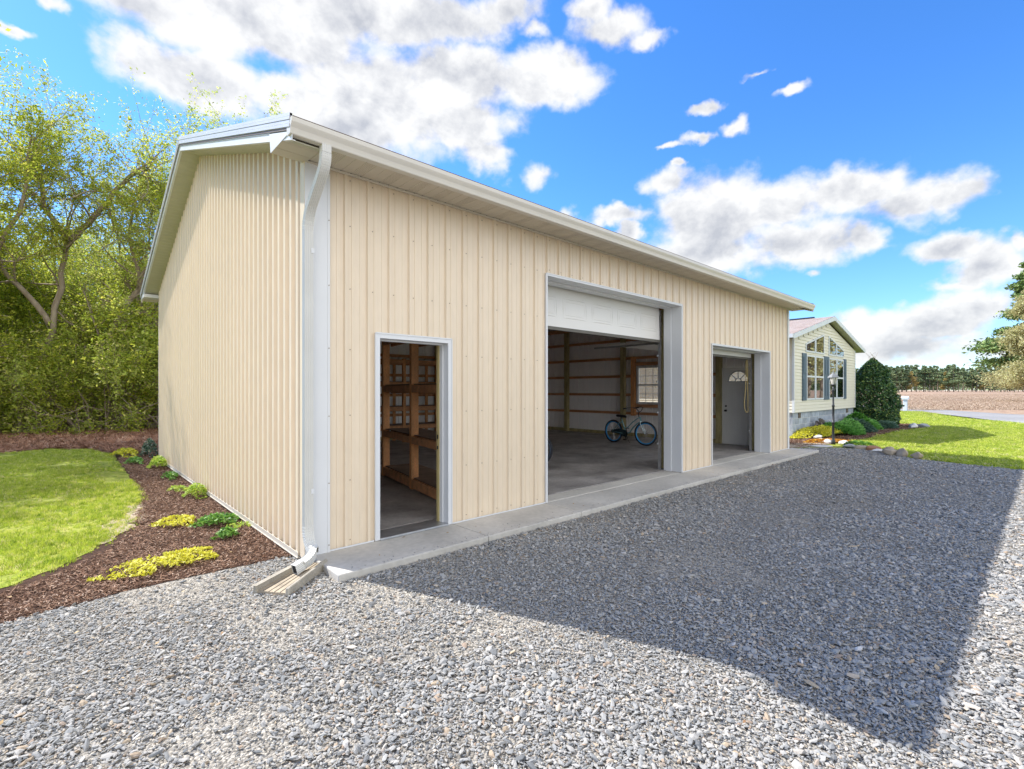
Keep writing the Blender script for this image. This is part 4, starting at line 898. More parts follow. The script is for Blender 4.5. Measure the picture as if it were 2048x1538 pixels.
# mulch chips
CHIPM = ramp_mat('mulch_chip', [(0, (.07, .038, .022)), (.3, (.165, .088, .052)), (.6, (.28, .155, .095)), (.85, (.42, .27, .185)), (1., (.56, .42, .32))], rough=.95)
def chip_mesh(name, seed):
    r = np.random.default_rng(seed); l = 1; w_ = r.uniform(.12, .3); t = r.uniform(.05, .14)
    v = [(-l, -w_, 0), (l, -w_*r.uniform(.2, .8), 0), (l*r.uniform(.8, 1), w_, 0), (-l*r.uniform(.7, 1), w_*r.uniform(.3, 1), 0)]
    v = v+[(a*.96, b*.9, t) for a, b, c in v]; me = bpy.data.meshes.new(name)
    me.from_pydata(v, [], [(0, 3, 2, 1), (4, 5, 6, 7), (0, 1, 5, 4), (1, 2, 6, 5), (2, 3, 7, 6), (3, 0, 4, 7)]); me.materials.append(CHIPM); return me
chips = proto_collection('chip_kinds', [chip_mesh('chip_%d' % i, i) for i in range(8)])
def chip_zone(poly, dens, seed, smin=.006, smax=.022, z=-.060, bulge=.03):
    p = np.array(poly); x0, y0 = p.min(0); x1, y1 = p.max(0); n = int((x1-x0)*(y1-y0)*dens); r = np.random.default_rng(seed)
    x = r.uniform(x0, x1, n); y = r.uniform(y0, y1, n); k = inside(x+r.normal(0, .02, n), y+r.normal(0, .02, n), poly); x = x[k]; y = y[k]; n = len(x); s = r.uniform(smin, smax, n)
    P = np.stack([x, y, z+r.uniform(.0, bulge, n)*noise2(x, y, 3.5, seed)], 1)
    return P, np.stack([r.normal(0, .35, n), r.normal(0, .35, n), r.uniform(0, 6.28, n)], 1), np.stack([s, s, s], 1)
MNEAR = [p for p in MULCH if p[0] > -5]; MNEAR = [(-4, .22)]+[p for p in MULCH[1:-2]]+[(-4, .75)]
Z = [chip_zone(MNEAR, 5200, 21)]
P_, R_, S_ = (np.concatenate([z[i] for z in Z]) for i in range(3))
scatter('mulch', P_, R_, S_, chips, dict(label='dark brown wood mulch between the tan gable wall and the lawn', kind='stuff'))
STRM = ramp_mat('straw_needle', [(0, (.16, .075, .04)), (.5, (.37, .19, .115)), (.85, (.54, .32, .205)), (1., (.66, .46, .33))], rough=.95)
def needle(name, seed):
    r = np.random.default_rng(seed); V = []; Fc = []
    for i in range(9):
        a = r.uniform(0, 6.28); c = r.normal(0, .5, 2); l = r.uniform(.5, 1); d = np.array([math.cos(a), math.sin(a)]); w_ = np.array([-d[1], d[0]])*.035; k = len(V); h = r.uniform(0, .35)
        V += [(*(c-d*l-w_), 0), (*(c-d*l+w_), 0), (*(c+d*l+w_), h), (*(c+d*l-w_), h)]; Fc.append((k, k+1, k+2, k+3))
    me = bpy.data.meshes.new(name); me.from_pydata(V, [], Fc); me.materials.append(STRM); return me
needles = proto_collection('straw_kinds', [needle('needle_%d' % i, i) for i in range(6)])
SP_ = [(-6, 12.6), (-3.1, 13.3), (-2.0, 13.6), (-1.3, 12.9), (-.75, 11.2), (-.3, 11.0), (-.15, 9.2), (3, 9.2), (3, 21), (-6, 20.5)]
a, b, c = chip_zone(SP_, 420, 31, .05, .12, -.058, .03); scatter('pine_straw', a, b, c, needles, dict(label='reddish pine straw between the side lawn and the thicket', kind='stuff'))
a, b, c = chip_zone([(12.6, .5), (13.7, .0), (15.0, -.2), (16.9, -.5), (19.5, -.6), (22.2, -.6), (24.6, -1.0), (26.6, -1.2), (28.0, -.4), (27.8, 1.0), (25.4, 2.6), (24.3, 1.1), (12.6, 1.1)], 500, 33, .012, .035, -.062, .04)
scatter('bed_mulch', a, b, c, chips, dict(label='dark mulch in the garden bed before the cream house', kind='stuff'))

# grass tufts
GRM = ramp_mat('grass_blade', [(0, (.18, .28, .03)), (.3, (.38, .50, .045)), (.62, (.58, .68, .075)), (.86, (.74, .74, .16)), (1., (.80, .72, .40))], rough=.6, trans=.35)
def tuft(name, seed, nb=11, h=1., spread=.7):
    r = np.random.default_rng(seed); V = []; Fc = []
    for i in range(nb):
        a = r.uniform(0, 6.28); b = r.uniform(0, 6.28); c = r.normal(0, .28, 2); hh = h*r.uniform(.45, 1.); w_ = .035; ln = r.uniform(.1, spread)
        d = np.array([math.cos(a), math.sin(a)]); q = np.array([math.cos(b), math.sin(b)])*w_; k = len(V)
        m1 = c+d*ln*.35; t_ = c+d*ln
        V += [(*(c-q), 0), (*(c+q), 0), (*(m1+q*.8), hh*.6), (*(m1-q*.8), hh*.6), (*t_, hh)]; Fc += [(k, k+1, k+2, k+3), (k+3, k+2, k+4)]
    me = bpy.data.meshes.new(name); me.from_pydata(V, [], Fc); me.materials.append(GRM); return me
tufts = proto_collection('tuft_kinds', [tuft('tuft_%d' % i, i) for i in range(8)])
def grass_zone(poly, dens, seed, h0, h1, z, thin=.0, jit=.05, wide=1.):
    p = np.array(poly); x0, y0 = p.min(0); x1, y1 = p.max(0); n = int((x1-x0)*(y1-y0)*dens); r = np.random.default_rng(seed)
    x = r.uniform(x0, x1, n); y = r.uniform(y0, y1, n); k = inside(x+r.normal(0, jit, n), y+r.normal(0, jit, n), poly)
    nz = noise2(x, y, 1.7, seed)*.6+noise2(x, y, 5, seed+1)*.4; k &= nz > thin*r.uniform(.6, 1.3, n); x = x[k]; y = y[k]; nz = nz[k]; n = len(x)
    s = r.uniform(h0, h1, n)*(.6+.9*nz)
    return np.stack([x, y, np.full(n, z)], 1), np.stack([r.normal(0, .15, n), r.normal(0, .15, n), r.uniform(0, 6.28, n)], 1), np.stack([s*wide, s*wide, s], 1)
LN = [(-6.5, 12.2)]+LAWNL[1:-1]+[(-6.5, .85)]
Z = [grass_zone(LN, 1700, 41, .02, .055, -.058, .46)]
ea = [(-1.3, 2.5), (-1.55, 2.0), (-1.75, 1.6), (-2.2, 1.1), (-3, .85), (-5, .9), (-5, 5), (-1.05, 5)]
Z.append(grass_zone(ea, 1300, 43, .015, .04, -.058, .42))
P_, R_, S_ = (np.concatenate([z[i] for z in Z]) for i in range(3))
scatter('grass', P_, R_, S_, tufts, dict(label='bright green grass on the side lawn left of the garage', kind='stuff'))
LR = [(13.4, -2.3), (14.4, -1.6), (14.6, -.9), (15.6, -.6), (17, -.6), (19.5, -.75), (22.2, -.75), (24.6, -1.1), (26.6, -1.3), (28.2, -.5), (27.8, 1.2), (29, 8), (44, 8), (45.4, 1.8), (36.5, -1.2), (32.2, -3.9), (29.3, -9), (12.4, -9), (12.3, -6.5), (12.5, -4.3), (12.9, -2.9)]
LRn = [(12.5, -4.3), (12.9, -3.0), (13.2, -2.4), (14.2, -1.8), (14.6, -.9), (17, -.6), (22.2, -.75), (24.6, -1.1), (27, -1.3), (27, -6), (12.3, -6)]
Z = [grass_zone(LRn, 520, 47, .035, .065, -.072, .28, .04, 1.5), grass_zone(LR, 110, 48, .045, .08, -.072, .2, .1, 2.4)]
P_, R_, S_ = (np.concatenate([z[i] for z in Z]) for i in range(3))
scatter('front_grass', P_, R_, S_, tufts, dict(label='sunny mown grass on the lawn before the cream house', kind='stuff'))

# ------------------------------------------------------------ cream house with a front gable
HY = 1.16
def siding_mat():
    m = mat('cream_siding', (.68, .65, .55), .55, var=.05, vscale=2)
    return m
SIDE = siding_mat(); SLATE = mat('shutter_blue', (.075, .12, .165), .55, var=.12, vscale=4)
HWHITE = mat('house_trim', (.60, .64, .68), .5, var=.04)
HX0, HX1, HB, HE, HXC = 16.35, 24.05, .785, 3.30, 20.2
HS = .224; HL = 15.5
HOUSE = root('house', (HXC, HY, -.07), 'cream sided house with blue shutters, gabled front and grey block foundation', 'house')
def rak(x): return HE+(HX1-abs(x-HXC)-HXC)*HS
def lap(mb, a0, a1, z0, z1, place, top=None, holes=()):
    """overlapping boards: each leans out at the bottom"""
    h = .114; z = z0
    while z < z1-.001:
        zt = min(z+h, z1); segs = [(a0, a1)]
        if top:
            # clip the course to the gable
            w_ = HXC-HX0 if zt <= HE else max(0, (4.16-zt)/HS)
            segs = [(max(a0, HXC-w_), min(a1, HXC+w_))]
            if segs[0][1]-segs[0][0] < .05: break
        for (p, q) in segs:
            for (u0, u1) in cut(p, q, z, zt, holes):
                mb.add([place(u0, .024, z), place(u1, .024, z), place(u1, .003, zt), place(u0, .003, zt), place(u0, .0, z), place(u1, 0, z)], [(0, 1, 2, 3), (4, 5, 1, 0)])
        z += h
def cut(p, q, z0, z1, holes):
    segs = [(p, q)]
    for (a, b, c, d) in holes:
        if z1 <= c or z0 >= d: continue
        ns = []
        for (u, v) in segs:
            if b <= u or a >= v: ns.append((u, v)); continue
            if a > u: ns.append((u, a))
            if b < v: ns.append((b, v))
        segs = ns
    return segs
hw = MB()
hw.add([(HX0, HY+.004, HB), (HX1, HY+.004, HB), (HX1, HY+.004, HE), (HXC, HY+.004, HE+(HX1-HXC)*HS), (HX0, HY+.004, HE)], [(0, 1, 2, 3, 4)])
lap(hw, HX0, HX1, HB, 4.2, lambda u, d, z: (u, HY-d, z), True)
lap(hw, HY, HY+HL, HB, HE, lambda u, d, z: (HX0-d, u, z)); lap(hw, HY, HY+HL, HB, HE, lambda u, d, z: (HX1+d, u, z))
hw.add([(HX0+.004, HY, HB), (HX0+.004, HY+HL, HB), (HX0+.004, HY+HL, HE), (HX0+.004, HY, HE), (HX1-.004, HY, HB), (HX1-.004, HY+HL, HB), (HX1-.004, HY+HL, HE), (HX1-.004, HY, HE)], [(0, 1, 2, 3), (7, 6, 5, 4)])
hw.add([(HX0, HY+HL, HB), (HX1, HY+HL, HB), (HX1, HY+HL, HE), (HXC, HY+HL, HE+(HX1-HXC)*HS), (HX0, HY+HL, HE)], [(0, 1, 2, 3, 4)])
hw.build('wall', SIDE, HOUSE)
cb = MB()
for x in (HX0, HX1): cb.box(x-.03, x+.03, HY-.025, HY+.04, HB-.01, HE)
cb.build('corner_board', HWHITE, HOUSE)
# block foundation, real blocks with mortar recesses
BLK = mat('grey_block', (.24, .28, .34), .9, var=.3, vscale=6, vcol=(.38, .42, .48), bump=.5, bscale=60, island=.18, fine=.15)
MORT = mat('mortar', (.52, .53, .52), .95, var=.15)
bk = MB(); mo = MB(); mo.box(HX0+.05, HX1-.05, HY+.048, HY+.10, -.1, HB-.012); mo.box(HX0+.055, HX0+.10, HY+.1, HY+HL, -.1, HB-.012); mo.box(HX1-.10, HX1-.055, HY+.1, HY+HL, -.1, HB-.012)
for c in range(5):
    z0 = HB-.012-(c+1)*.2; x = HX0+.04-(.2 if c % 2 else 0)
    while x < HX1-.04:
        a, b = max(x, HX0+.04), min(x+.392, HX1-.04)
        if b-a > .03: bk.box(a, b, HY+.045, HY+.09, z0, z0+.184)
        x += .408
    for X, s_ in ((HX0+.04, 1), (HX1-.04, -1)):
        y = HY+.095-(.2 if c % 2 else 0)
        while y < HY+HL: 
            a = max(y, HY+.095); bk.box(min(X, X+s_*.04), max(X, X+s_*.04), a, y+.395, z0, z0+.192); y += .405
fo = bk.build('foundation', BLK, HOUSE); mo.build('mortar', MORT, fo)
for x in (17.05, 23.0):
    v = MB(); v.box(x-.12, x+.12, HY+.03, HY+.044, HB-.205, HB-.03)
    for k in range(5): v.box(x-.11, x+.11, HY+.024, HY+.0295, HB-.20+k*.034, HB-.18+k*.034)
    v.build('foundation_vent', mat('vent_brown', (.12, .09, .06), .7, var=.2) if x < 20 else MATS['vent_brown'], HOUSE)
# roof
SHG = mat('shingle_roof', (.34, .265, .235), .9, var=.3, vscale=2.5, vcol=(.42, .36, .33), bump=.5, bscale=45, fine=.25)
RF0 = HY-.22; OVX = 4.55
rf = MB()
for s_ in (-1, 1):
    n = 26; L_ = OVX
    for i in range(n):
        t0 = L_*i/n; t1 = L_*(i+1)/n
        za = 4.41-t0*HS; zb = 4.41-t1*HS
        q = []
        for y in (RF0-.01, HY+HL+.22): q += [(HXC+s_*t0, y, za-.006), (HXC+s_*t1, y, zb+.004), (HXC+s_*t1, y, zb-.02)]
        rf.add(q, [(0, 1, 4, 3), (1, 2, 5, 4)])
RF = rf.build('roof', SHG, HOUSE)
rv = MB(); rv.add([(HXC-.13, RF0+.7, 4.40), (HXC, RF0+.7, 4.46), (HXC+.13, RF0+.7, 4.40), (HXC-.13, HY+HL-1, 4.40), (HXC, HY+HL-1, 4.46), (HXC+.13, HY+HL-1, 4.40)], [(0, 1, 4, 3), (1, 2, 5, 4), (0, 2, 1)]); rv.build('ridge_vent', BLACKM, RF)
fs = MB()
for s_ in (-1, 1):
    q = []
    for y in (RF0-.02, RF0+.005):
        for t, dz in ((0, -.01), (OVX, -.01), (OVX, -.17), (0, -.17)): q.append((HXC+s_*t, y, 4.41-t*HS+dz))
    fs.add(q, [(0, 1, 2, 3), (7, 6, 5, 4), (0, 4, 5, 1), (1, 5, 6, 2), (2, 6, 7, 3)])
fs.build('rake_fascia', HWHITE, HOUSE)
fs = MB()
for s_ in (-1, 1):
    x0, x1 = sorted((HXC+s_*OVX, HXC+s_*(OVX+.11))); fs.box(x0, x1, RF0-.01, HY+HL+.2, 3.25, 3.375)
fs.build('gutter', HWHITE, HOUSE)
sf = MB()
for s_ in (-1, 1):
    def Q(t, y): return (HXC+s_*t, y, 4.41-t*HS-.165)
    sf.add([Q(0, RF0), Q(OVX, RF0), Q(OVX, HY+.01), Q(0, HY+.01)], [(0, 1, 2, 3)]); sf.add([Q(3.80, HY), Q(OVX, HY), Q(OVX, HY+HL), Q(3.80, HY+HL)], [(0, 1, 2, 3)])
sf.build('soffit', mat('house_soffit', (.42, .42, .30), .7, var=.1), HOUSE)
# windows
def hwin(x0, x1, z0, z1, rail=None, top=None):
    """top = (z at x0, z at x1) makes a raked head"""
    f = MB(); fwid = .055; zt0, zt1 = (top if top else (z1, z1)); yf, yb = HY-.045, HY-.001
    def slab(pts): n = len(pts); f.add([(x, yf, z) for x, z in pts]+[(x, yb, z) for x, z in pts], [tuple(range(n)), tuple(range(n, 2*n))[::-1]]+[(i, n+i, n+(i+1) % n, (i+1) % n) for i in range(n)])
    sl_ = (zt1-zt0)/(x1-x0)
    slab([(x0, z0), (x0+fwid, z0), (x0+fwid, zt0+sl_*fwid), (x0, zt0)]); slab([(x1-fwid, z0), (x1, z0), (x1, zt1), (x1-fwid, zt1-sl_*fwid)])
    slab([(x0+fwid, z0), (x1-fwid, z0), (x1-fwid, z0+fwid), (x0+fwid, z0+fwid)])
    slab([(x0+fwid, zt0+sl_*fwid-fwid), (x1-fwid, zt1-sl_*fwid-fwid), (x1-fwid, zt1-sl_*fwid), (x0+fwid, zt0+sl_*fwid)])
    if rail: slab([(x0+fwid, rail-.03), (x1-fwid, rail-.03), (x1-fwid, rail+.03), (x0+fwid, rail+.03)])
    W = f.build('window', HWHITE, HOUSE)
    g = MB(); a, b = x0+fwid, x1-fwid; g.add([(a, HY-.036, z0+fwid), (b, HY-.036, z0+fwid), (b, HY-.036, zt1-sl_*fwid-fwid), (a, HY-.036, zt0+sl_*fwid-fwid)], [(0, 1, 2, 3)]); g.build('pane', HOUSEGLASS, W)
    g = MB(); g.add([(a, HY-.028, z0+fwid), (b, HY-.028, z0+fwid), (b, HY-.028, zt1-sl_*fwid-fwid), (a, HY-.028, zt0+sl_*fwid-fwid)], [(0, 1, 2, 3)]); g.build('blind', MATS.get('blind') or mat('blind', (.10, .08, .07), .9, var=.3), W)
for a, b in ((17.56, 18.50), (18.55, 19.50), (20.20, 21.17), (21.22, 22.16)): hwin(a, b, 1.20, 2.80, 2.035)
hwin(17.49, 18.50, 2.90, 0, None, (3.20, 3.43)); hwin(18.55, 19.56, 2.90, 0, None, (3.44, 3.66)); hwin(20.16, 21.13, 2.90, 0, None, (3.66, 3.44)); hwin(21.18, 22.20, 2.90, 0, None, (3.43, 3.20))
def shutter(x0, x1, cols=1):
    s_ = MB(); z0, z1 = 1.18, 2.84; s_.box(x0, x1, HY-.050, HY-.018, z0, z1); w_ = (x1-x0)/cols
    for c in range(cols):
        a, b = x0+c*w_+.05, x0+(c+1)*w_-.05
        for (u, v) in ((z0+.10, 1.98), (2.10, z1-.10)):
            s_.box(a, b, HY-.0525, HY-.0502, u, v); s_.box(a+.03, b-.03, HY-.064, HY-.0528, u+.04, v-.04)
    s_.build('shutter', SLATE, HOUSE)
shutter(17.12, 17.52); shutter(19.54, 20.16, 2); shutter(22.22, 22.56)

# ------------------------------------------------------------ lamp post, letter-box post
lx, ly = 15.10, -.32
LAMP = root('lamp_post', (lx, ly, -.07), 'black lamp post with pitched lantern in the garden bed', 'lamp post')
p = MB(); p.lathe([(.055, -.07), (.055, .03), (.040, .06), (.034, .10), (.034, .55), (.045, .56), (.045, .60), (.034, .61), (.030, 1.05), (.040, 1.06), (.040, 1.10), (.026, 1.12), (.022, 1.50), (.034, 1.52), (.036, 1.56), (.022, 1.58), (.020, 1.68)], (lx, ly, 0), 12)
PB = mat('lamp_black', (.03, .034, .042), .45, var=.3, vscale=8)
p.build('pole', PB, LAMP, smooth=True)
p = MB(); p.tube([(lx-.17, ly+.0, 1.60), (lx+.13, ly+.0, 1.60)], .009, 6); p.build('cross_bar', PB, LAMP)
p = MB(); p.lathe([(.05, 1.68), (.07, 1.70), (.05, 1.72)], (lx, ly, 0), 8)
for i in range(4):
    a = math.pi/4+i*math.pi/2; p.beam((lx+.055*math.cos(a), ly+.055*math.sin(a), 1.71), (lx+.115*math.cos(a), ly+.115*math.sin(a), 1.92), .012, .012)
LT = p.build('lantern', PB, LAMP)
p = MB(); p.lathe([(.155, 1.915), (.155, 1.93), (.09, 2.00), (.05, 2.03), (.02, 2.05), (.015, 2.10), (.004, 2.14)], (lx, ly, 0), 4); p.build('lantern_roof', mat('lamp_roof', (.26, .27, .28), .5, metal=.2, var=.2), LT)
p = MB(); p.lathe([(.050, 1.72), (.105, 1.915)], (lx, ly, 0), 4); p.build('lantern_glass', mat('lamp_glass', (.72, .70, .64), .3, var=.1), LT)
mx_, my_ = 47.1, 3.0
MB_ = root('letter_box', (mx_, my_, -.08), 'white letter box on a white post at the road edge', 'letter box')
p = MB(); p.box(mx_-.13, mx_+.13, my_-.13, my_+.13, -.08, .80); p.build('post', HWHITE, MB_, bevel=.02)
p = MB(); prof = [(.17*math.cos(math.pi*i/8), .13*math.sin(math.pi*i/8)) for i in range(9)]
p.sweep([(mx_-.03, my_-.22, .94), (mx_-.03, my_+.22, .94)], [(.17, -.13)]+[(a, b) for a, b in prof]+[(-.17, -.13)], (1, 0, 0)); p.build('box', HWHITE, MB_)

# ------------------------------------------------------------ rocks
RKM = [mat('field_stone_tan', (.44, .36, .26), .85, var=.35, vscale=5, bump=.3, bscale=30), mat('field_stone_white', (.70, .67, .62), .85, var=.25, vscale=5, bump=.3, bscale=30), mat('field_stone_rust', (.40, .20, .11), .85, var=.35, vscale=5, bump=.3, bscale=30), mat('field_stone_grey', (.40, .40, .39), .85, var=.3, vscale=5, bump=.3, bscale=30)]
IC2, IC2F = np_icos(3)
def rock(x, y, sx, sy, sz, rz, k, label, z=-.07, group='border stones'):
    r = np.random.default_rng(int(abs(x*100+y*37))); v = IC2.copy()
    for _ in range(12):
        d = r.normal(size=3); d /= np.linalg.norm(d); lim = r.uniform(.5, .85); t = v @ d; q = t > lim; v[q] -= np.outer((t[q]-lim)*.95, d)
    v *= np.array([sx, sy, sz]); c, s = math.cos(rz), math.sin(rz); v = v @ np.array([[c, s, 0], [-s, c, 0], [0, 0, 1]])
    v[:, 2] += sz*.55
    o = np_mesh('border_stone', v, IC2F, RKM[k], smooth=False, tags=dict(label=label, category='stone', group=group)); o.location = (x, y, z); return o
rock(12.98, -2.58, .20, .15, .13, .3, 0, 'large tan stone at the drive end of the stone border')
rock(13.20, -2.28, .17, .15, .14, 1.1, 0, 'tall tan stone second from the drive end of the border')
rock(13.30, -2.02, .15, .20, .12, .7, 0, 'broad tan stone leaning on its neighbour in the stone border')
rock(13.62, -1.92, .19, .14, .13, 2.0, 0, 'brownish tan stone behind two others in the border')
rock(13.78, -1.66, .21, .13, .07, 2.2, 1, 'low white stone beside the rust coloured one')
rock(14.12, -1.50, .20, .13, .10, 2.1, 2, 'rust coloured stone in the border')
rock(14.30, -1.22, .22, .14, .08, 2.0, 0, 'low tan stone between the rust and the grey stones')
rock(14.42, -.92, .20, .14, .08, 1.9, 3, 'low grey stone in the middle of the border')
rock(14.70, -.80, .16, .12, .11, .5, 1, 'jagged white stone right of the lamp post')
rock(14.98, -.62, .14, .12, .12, 1.4, 1, 'pointed white stone next to the lamp post foot')
rock(15.25, -.12, .18, .13, .09, 1.8, 1, 'white stone behind the lamp post foot')
rock(15.55, .10, .20, .13, .08, .8, 1, 'flat white stone left of the orange sedum')
rock(16.6, .50, .22, .15, .10, .4, 1, 'pale stone at the foot of the yellow groundcover')
rock(14.2, -.22, .34, .20, .03, 2.2, 1, 'flat pale slab at the gravel edge before the lamp post', group=None)
rock(13.5, .35, .40, .25, .03, 2.3, 0, 'flat tan slab near the garage corner', group=None)
rock(24.9, -.75, .36, .22, .16, .2, 1, 'white boulder at the foot of the holly bush')
rock(25.5, -.98, .26, .18, .16, 1.2, 3, 'grey boulder beside the white one by the holly bush')

# ------------------------------------------------------------ foliage
def leafmat(name, stops, trans=.4, rough=.55): return ramp_mat(name, stops, rough=rough, source='island', trans=trans, spec=.35)
def leaf_arrays(C, size, r, up=.0, shape=1.5, fold=True):
    """one folded leaf (2 quads -> 1 rhombus of 4 corners) at every centre"""
    n = len(C); a = r.normal(size=(n, 3)); a[:, 2] *= .7; a /= np.linalg.norm(a, axis=1)[:, None]
    nrm = r.normal(size=(n, 3)); nrm[:, 2] = np.abs(nrm[:, 2])+up; b = np.cross(nrm, a); b /= np.linalg.norm(b, axis=1)[:, None]+1e-9
    s = r.uniform(.45, 1.35, (n, 1))*size
    V = np.stack([C-a*s*.5*shape, C+b*s*.5*.62, C+a*s*.5*shape, C-b*s*.5*.62], 1).reshape(-1, 3)
    F_ = np.arange(4*n).reshape(n, 4); return V, F_
def ground_plant(name, label, cat, x, y, rx, ry, h, n, size, lm, group='plants in the mulch beds', stemm=None, rz=0., z=-.05, holes=.3, up=.8):
    r = np.random.default_rng(int(abs(x*71+y*31)*10)+3); a = r.uniform(0, 6.28, n*2); q = np.sqrt(r.uniform(0, 1, n*2)); u = q*np.cos(a)*(1+.25*np.sin(3*a+x)); v = q*np.sin(a)*(1+.2*np.sin(2*a+y))
    k = noise2(u*3+x, v*3+y, 1.1, 5)*.7+noise2(u*9, v*9, 1, 6)*.3 > holes; u = u[k][:n]; v = v[k][:n]; m = len(u)
    dome = np.clip(1-(u*u+v*v), 0, 1)**.6; zz = h*(.12+.88*dome)*r.uniform(.55, 1.05, m)
    X = u*rx*math.cos(rz)-v*ry*math.sin(rz); Y = u*rx*math.sin(rz)+v*ry*math.cos(rz)
    V, F_ = leaf_arrays(np.stack([X, Y, zz], 1), size, r, up)
    o = np_mesh(name, V, F_, lm, tags=dict(label=label, category=cat, group=group)); o.location = (x, y, z)
    return o
YEL = leafmat('leaf_chartreuse', [(0, (.50, .50, .03)), (.5, (.78, .74, .05)), (1, (.90, .84, .14))], .3)
LIM = leafmat('leaf_lime', [(0, (.24, .42, .04)), (.5, (.45, .60, .07)), (1, (.68, .74, .14))], .35)
GRN = leafmat('leaf_green', [(0, (.07, .20, .03)), (.5, (.16, .36, .05)), (1, (.32, .52, .10))], .3)
BLU = leafmat('leaf_bluegreen', [(0, (.04, .09, .05)), (.5, (.10, .17, .09)), (1, (.30, .36, .26))], .25)
ORA = leafmat('leaf_orange', [(0, (.38, .12, .01)), (.5, (.62, .27, .02)), (1, (.75, .50, .05))], .25)
gp_ = 'low plants in the side mulch bed'
ground_plant('creeping_plant', 'large yellow creeping patch nearest the gravel in the side bed', 'plant', -1.16, .82, .46, .30, .075, 1700, .026, YEL, gp_, rz=.12, holes=.47)
ground_plant('creeping_plant', 'yellow green creeping patch left of the leafy green one', 'plant', -.86, 2.38, .22, .30, .08, 500, .034, YEL, gp_, holes=.35)
ground_plant('leafy_plant', 'broad leafy green plant beside the yellow green patch', 'plant', -.50, 2.05, .24, .24, .11, 520, .045, GRN, gp_, holes=.2)
ground_plant('leafy_plant', 'small round leafy green plant alone in the mulch', 'plant', -.56, 1.36, .11, .11, .10, 130, .055, GRN, gp_, holes=.0)
ground_plant('leafy_plant', 'sparse yellow green seedlings by the leafy plant near the wall', 'plant', -.33, 1.72, .16, .14, .05, 60, .035, LIM, gp_, holes=.3)
ground_plant('mound_plant', 'round lime mound against the gable wall', 'plant', -.38, 4.0, .15, .26, .19, 1100, .028, LIM, gp_, holes=.1)
ground_plant('creeping_plant', 'small flat green patch behind the lime mound', 'plant', -.50, 4.75, .12, .22, .07, 260, .034, LIM, gp_, holes=.2)
ground_plant('leafy_plant', 'thin green tuft between the mound and the wall corner', 'plant', -.40, 6.2, .12, .35, .10, 300, .04, GRN, gp_, holes=.2)
ground_plant('leafy_plant', 'upright bright green plant close to the wall', 'plant', -.40, 7.7, .15, .40, .24, 700, .045, LIM, gp_, holes=.0)
ground_plant('leafy_plant', 'low dark green plant left of the upright one', 'plant', -.68, 8.9, .16, .45, .12, 420, .045, GRN, gp_, holes=.1)
ground_plant('creeping_plant', 'yellow green patch at the far end of the side bed', 'plant', -.70, 10.7, .26, .6, .16, 700, .05, YEL, gp_, holes=.2)
ground_plant('leafy_plant', 'blue green shrub at the far wall corner', 'plant', -.30, 10.0, .16, .35, .42, 600, .05, BLU, gp_, holes=.1)
gp2 = 'plants in the front garden bed'
ground_plant('groundcover', 'bright yellow mounded groundcover beside the garage corner', 'plant', 17.6, .75, 1.5, .55, .34, 4200, .055, YEL, gp2, holes=.05, rz=-.15)
ground_plant('groundcover', 'small green clump on the yellow groundcover', 'plant', 18.3, .75, .5, .3, .36, 900, .06, GRN, gp2, holes=.0)
ground_plant('groundcover', 'orange sedum patch in front of the lamp post', 'plant', 15.55, -.06, .75, .26, .10, 1900, .04, ORA, gp2, holes=.15, rz=-.7)
ground_plant('groundcover', 'green clump between the border stones and the lawn', 'plant', 14.75, -1.02, .42, .20, .16, 700, .05, GRN, gp2, holes=.05, rz=-.9)
ground_plant('groundcover', 'small yellow clump at the edge of the dark mulch', 'plant', 21.3, .05, .35, .15, .12, 260, .06, YEL, gp2, holes=.1)
def juniper(label, x, y, rx, ry, h, n, lm, rz=0, z=-.06):
    """feathery spreading sprays"""
    r = np.random.default_rng(int(x*10+y*100)+9); a = r.uniform(0, 6.28, n); q = np.sqrt(r.uniform(0, 1, n)); u = q*np.cos(a)*(1+.18*np.sin(4*a+x)); v = q*np.sin(a)*(1+.18*np.sin(3*a))
    dome = np.clip(1-(u*u+v*v)*.9, 0.02, 1)**.5; zz = h*dome*r.uniform(.45, 1.15, n)*(.35+1.1*noise2(u*rx*2.2+x, v*ry*2.2, 1, 12))
    out = np.stack([u*rx, v*ry, h*.6+0*u], 1); out /= np.linalg.norm(out, axis=1)[:, None]; out += r.normal(0, .35, (n, 3)); out /= np.linalg.norm(out, axis=1)[:, None]
    C = np.stack([u*rx, v*ry, zz], 1); side = np.cross(out, r.normal(size=(n, 3))); side /= np.linalg.norm(side, axis=1)[:, None]; l = r.uniform(.08, .2, (n, 1)); w_ = r.uniform(.012, .026, (n, 1))
    V = np.stack([C-out*l*.4, C+side*w_, C+out*l*.6, C-side*w_], 1).reshape(-1, 3); c, s = math.cos(rz), math.sin(rz); V = V @ np.array([[c, s, 0], [-s, c, 0], [0, 0, 1]])
    o = np_mesh('juniper', V, np.arange(4*n).reshape(n, 4), lm, tags=dict(label=label, category='shrub', group='low junipers along the house')); o.location = (x, y, z)
JUN = leafmat('leaf_juniper', [(0, (.06, .20, .03)), (.5, (.14, .38, .06)), (1, (.28, .56, .12))], .2)
JUN2 = leafmat('leaf_juniper_grey', [(0, (.04, .09, .06)), (.5, (.09, .18, .11)), (1, (.20, .30, .20))], .2)
juniper('bright green spreading juniper behind the lamp post', 19.2, .55, 1.45, .60, .40, 12000, JUN, -.1)
juniper('grey green juniper between the bright ones', 21.0, .50, 1.1, .6, .32, 8000, JUN2, -.1)
juniper('mounded bright green juniper near the holly bush', 22.6, .62, 1.2, .60, .56, 10000, JUN, -.05)
juniper('small grey green juniper under the holly bush', 24.0, .1, .9, .4, .28, 4000, JUN2)
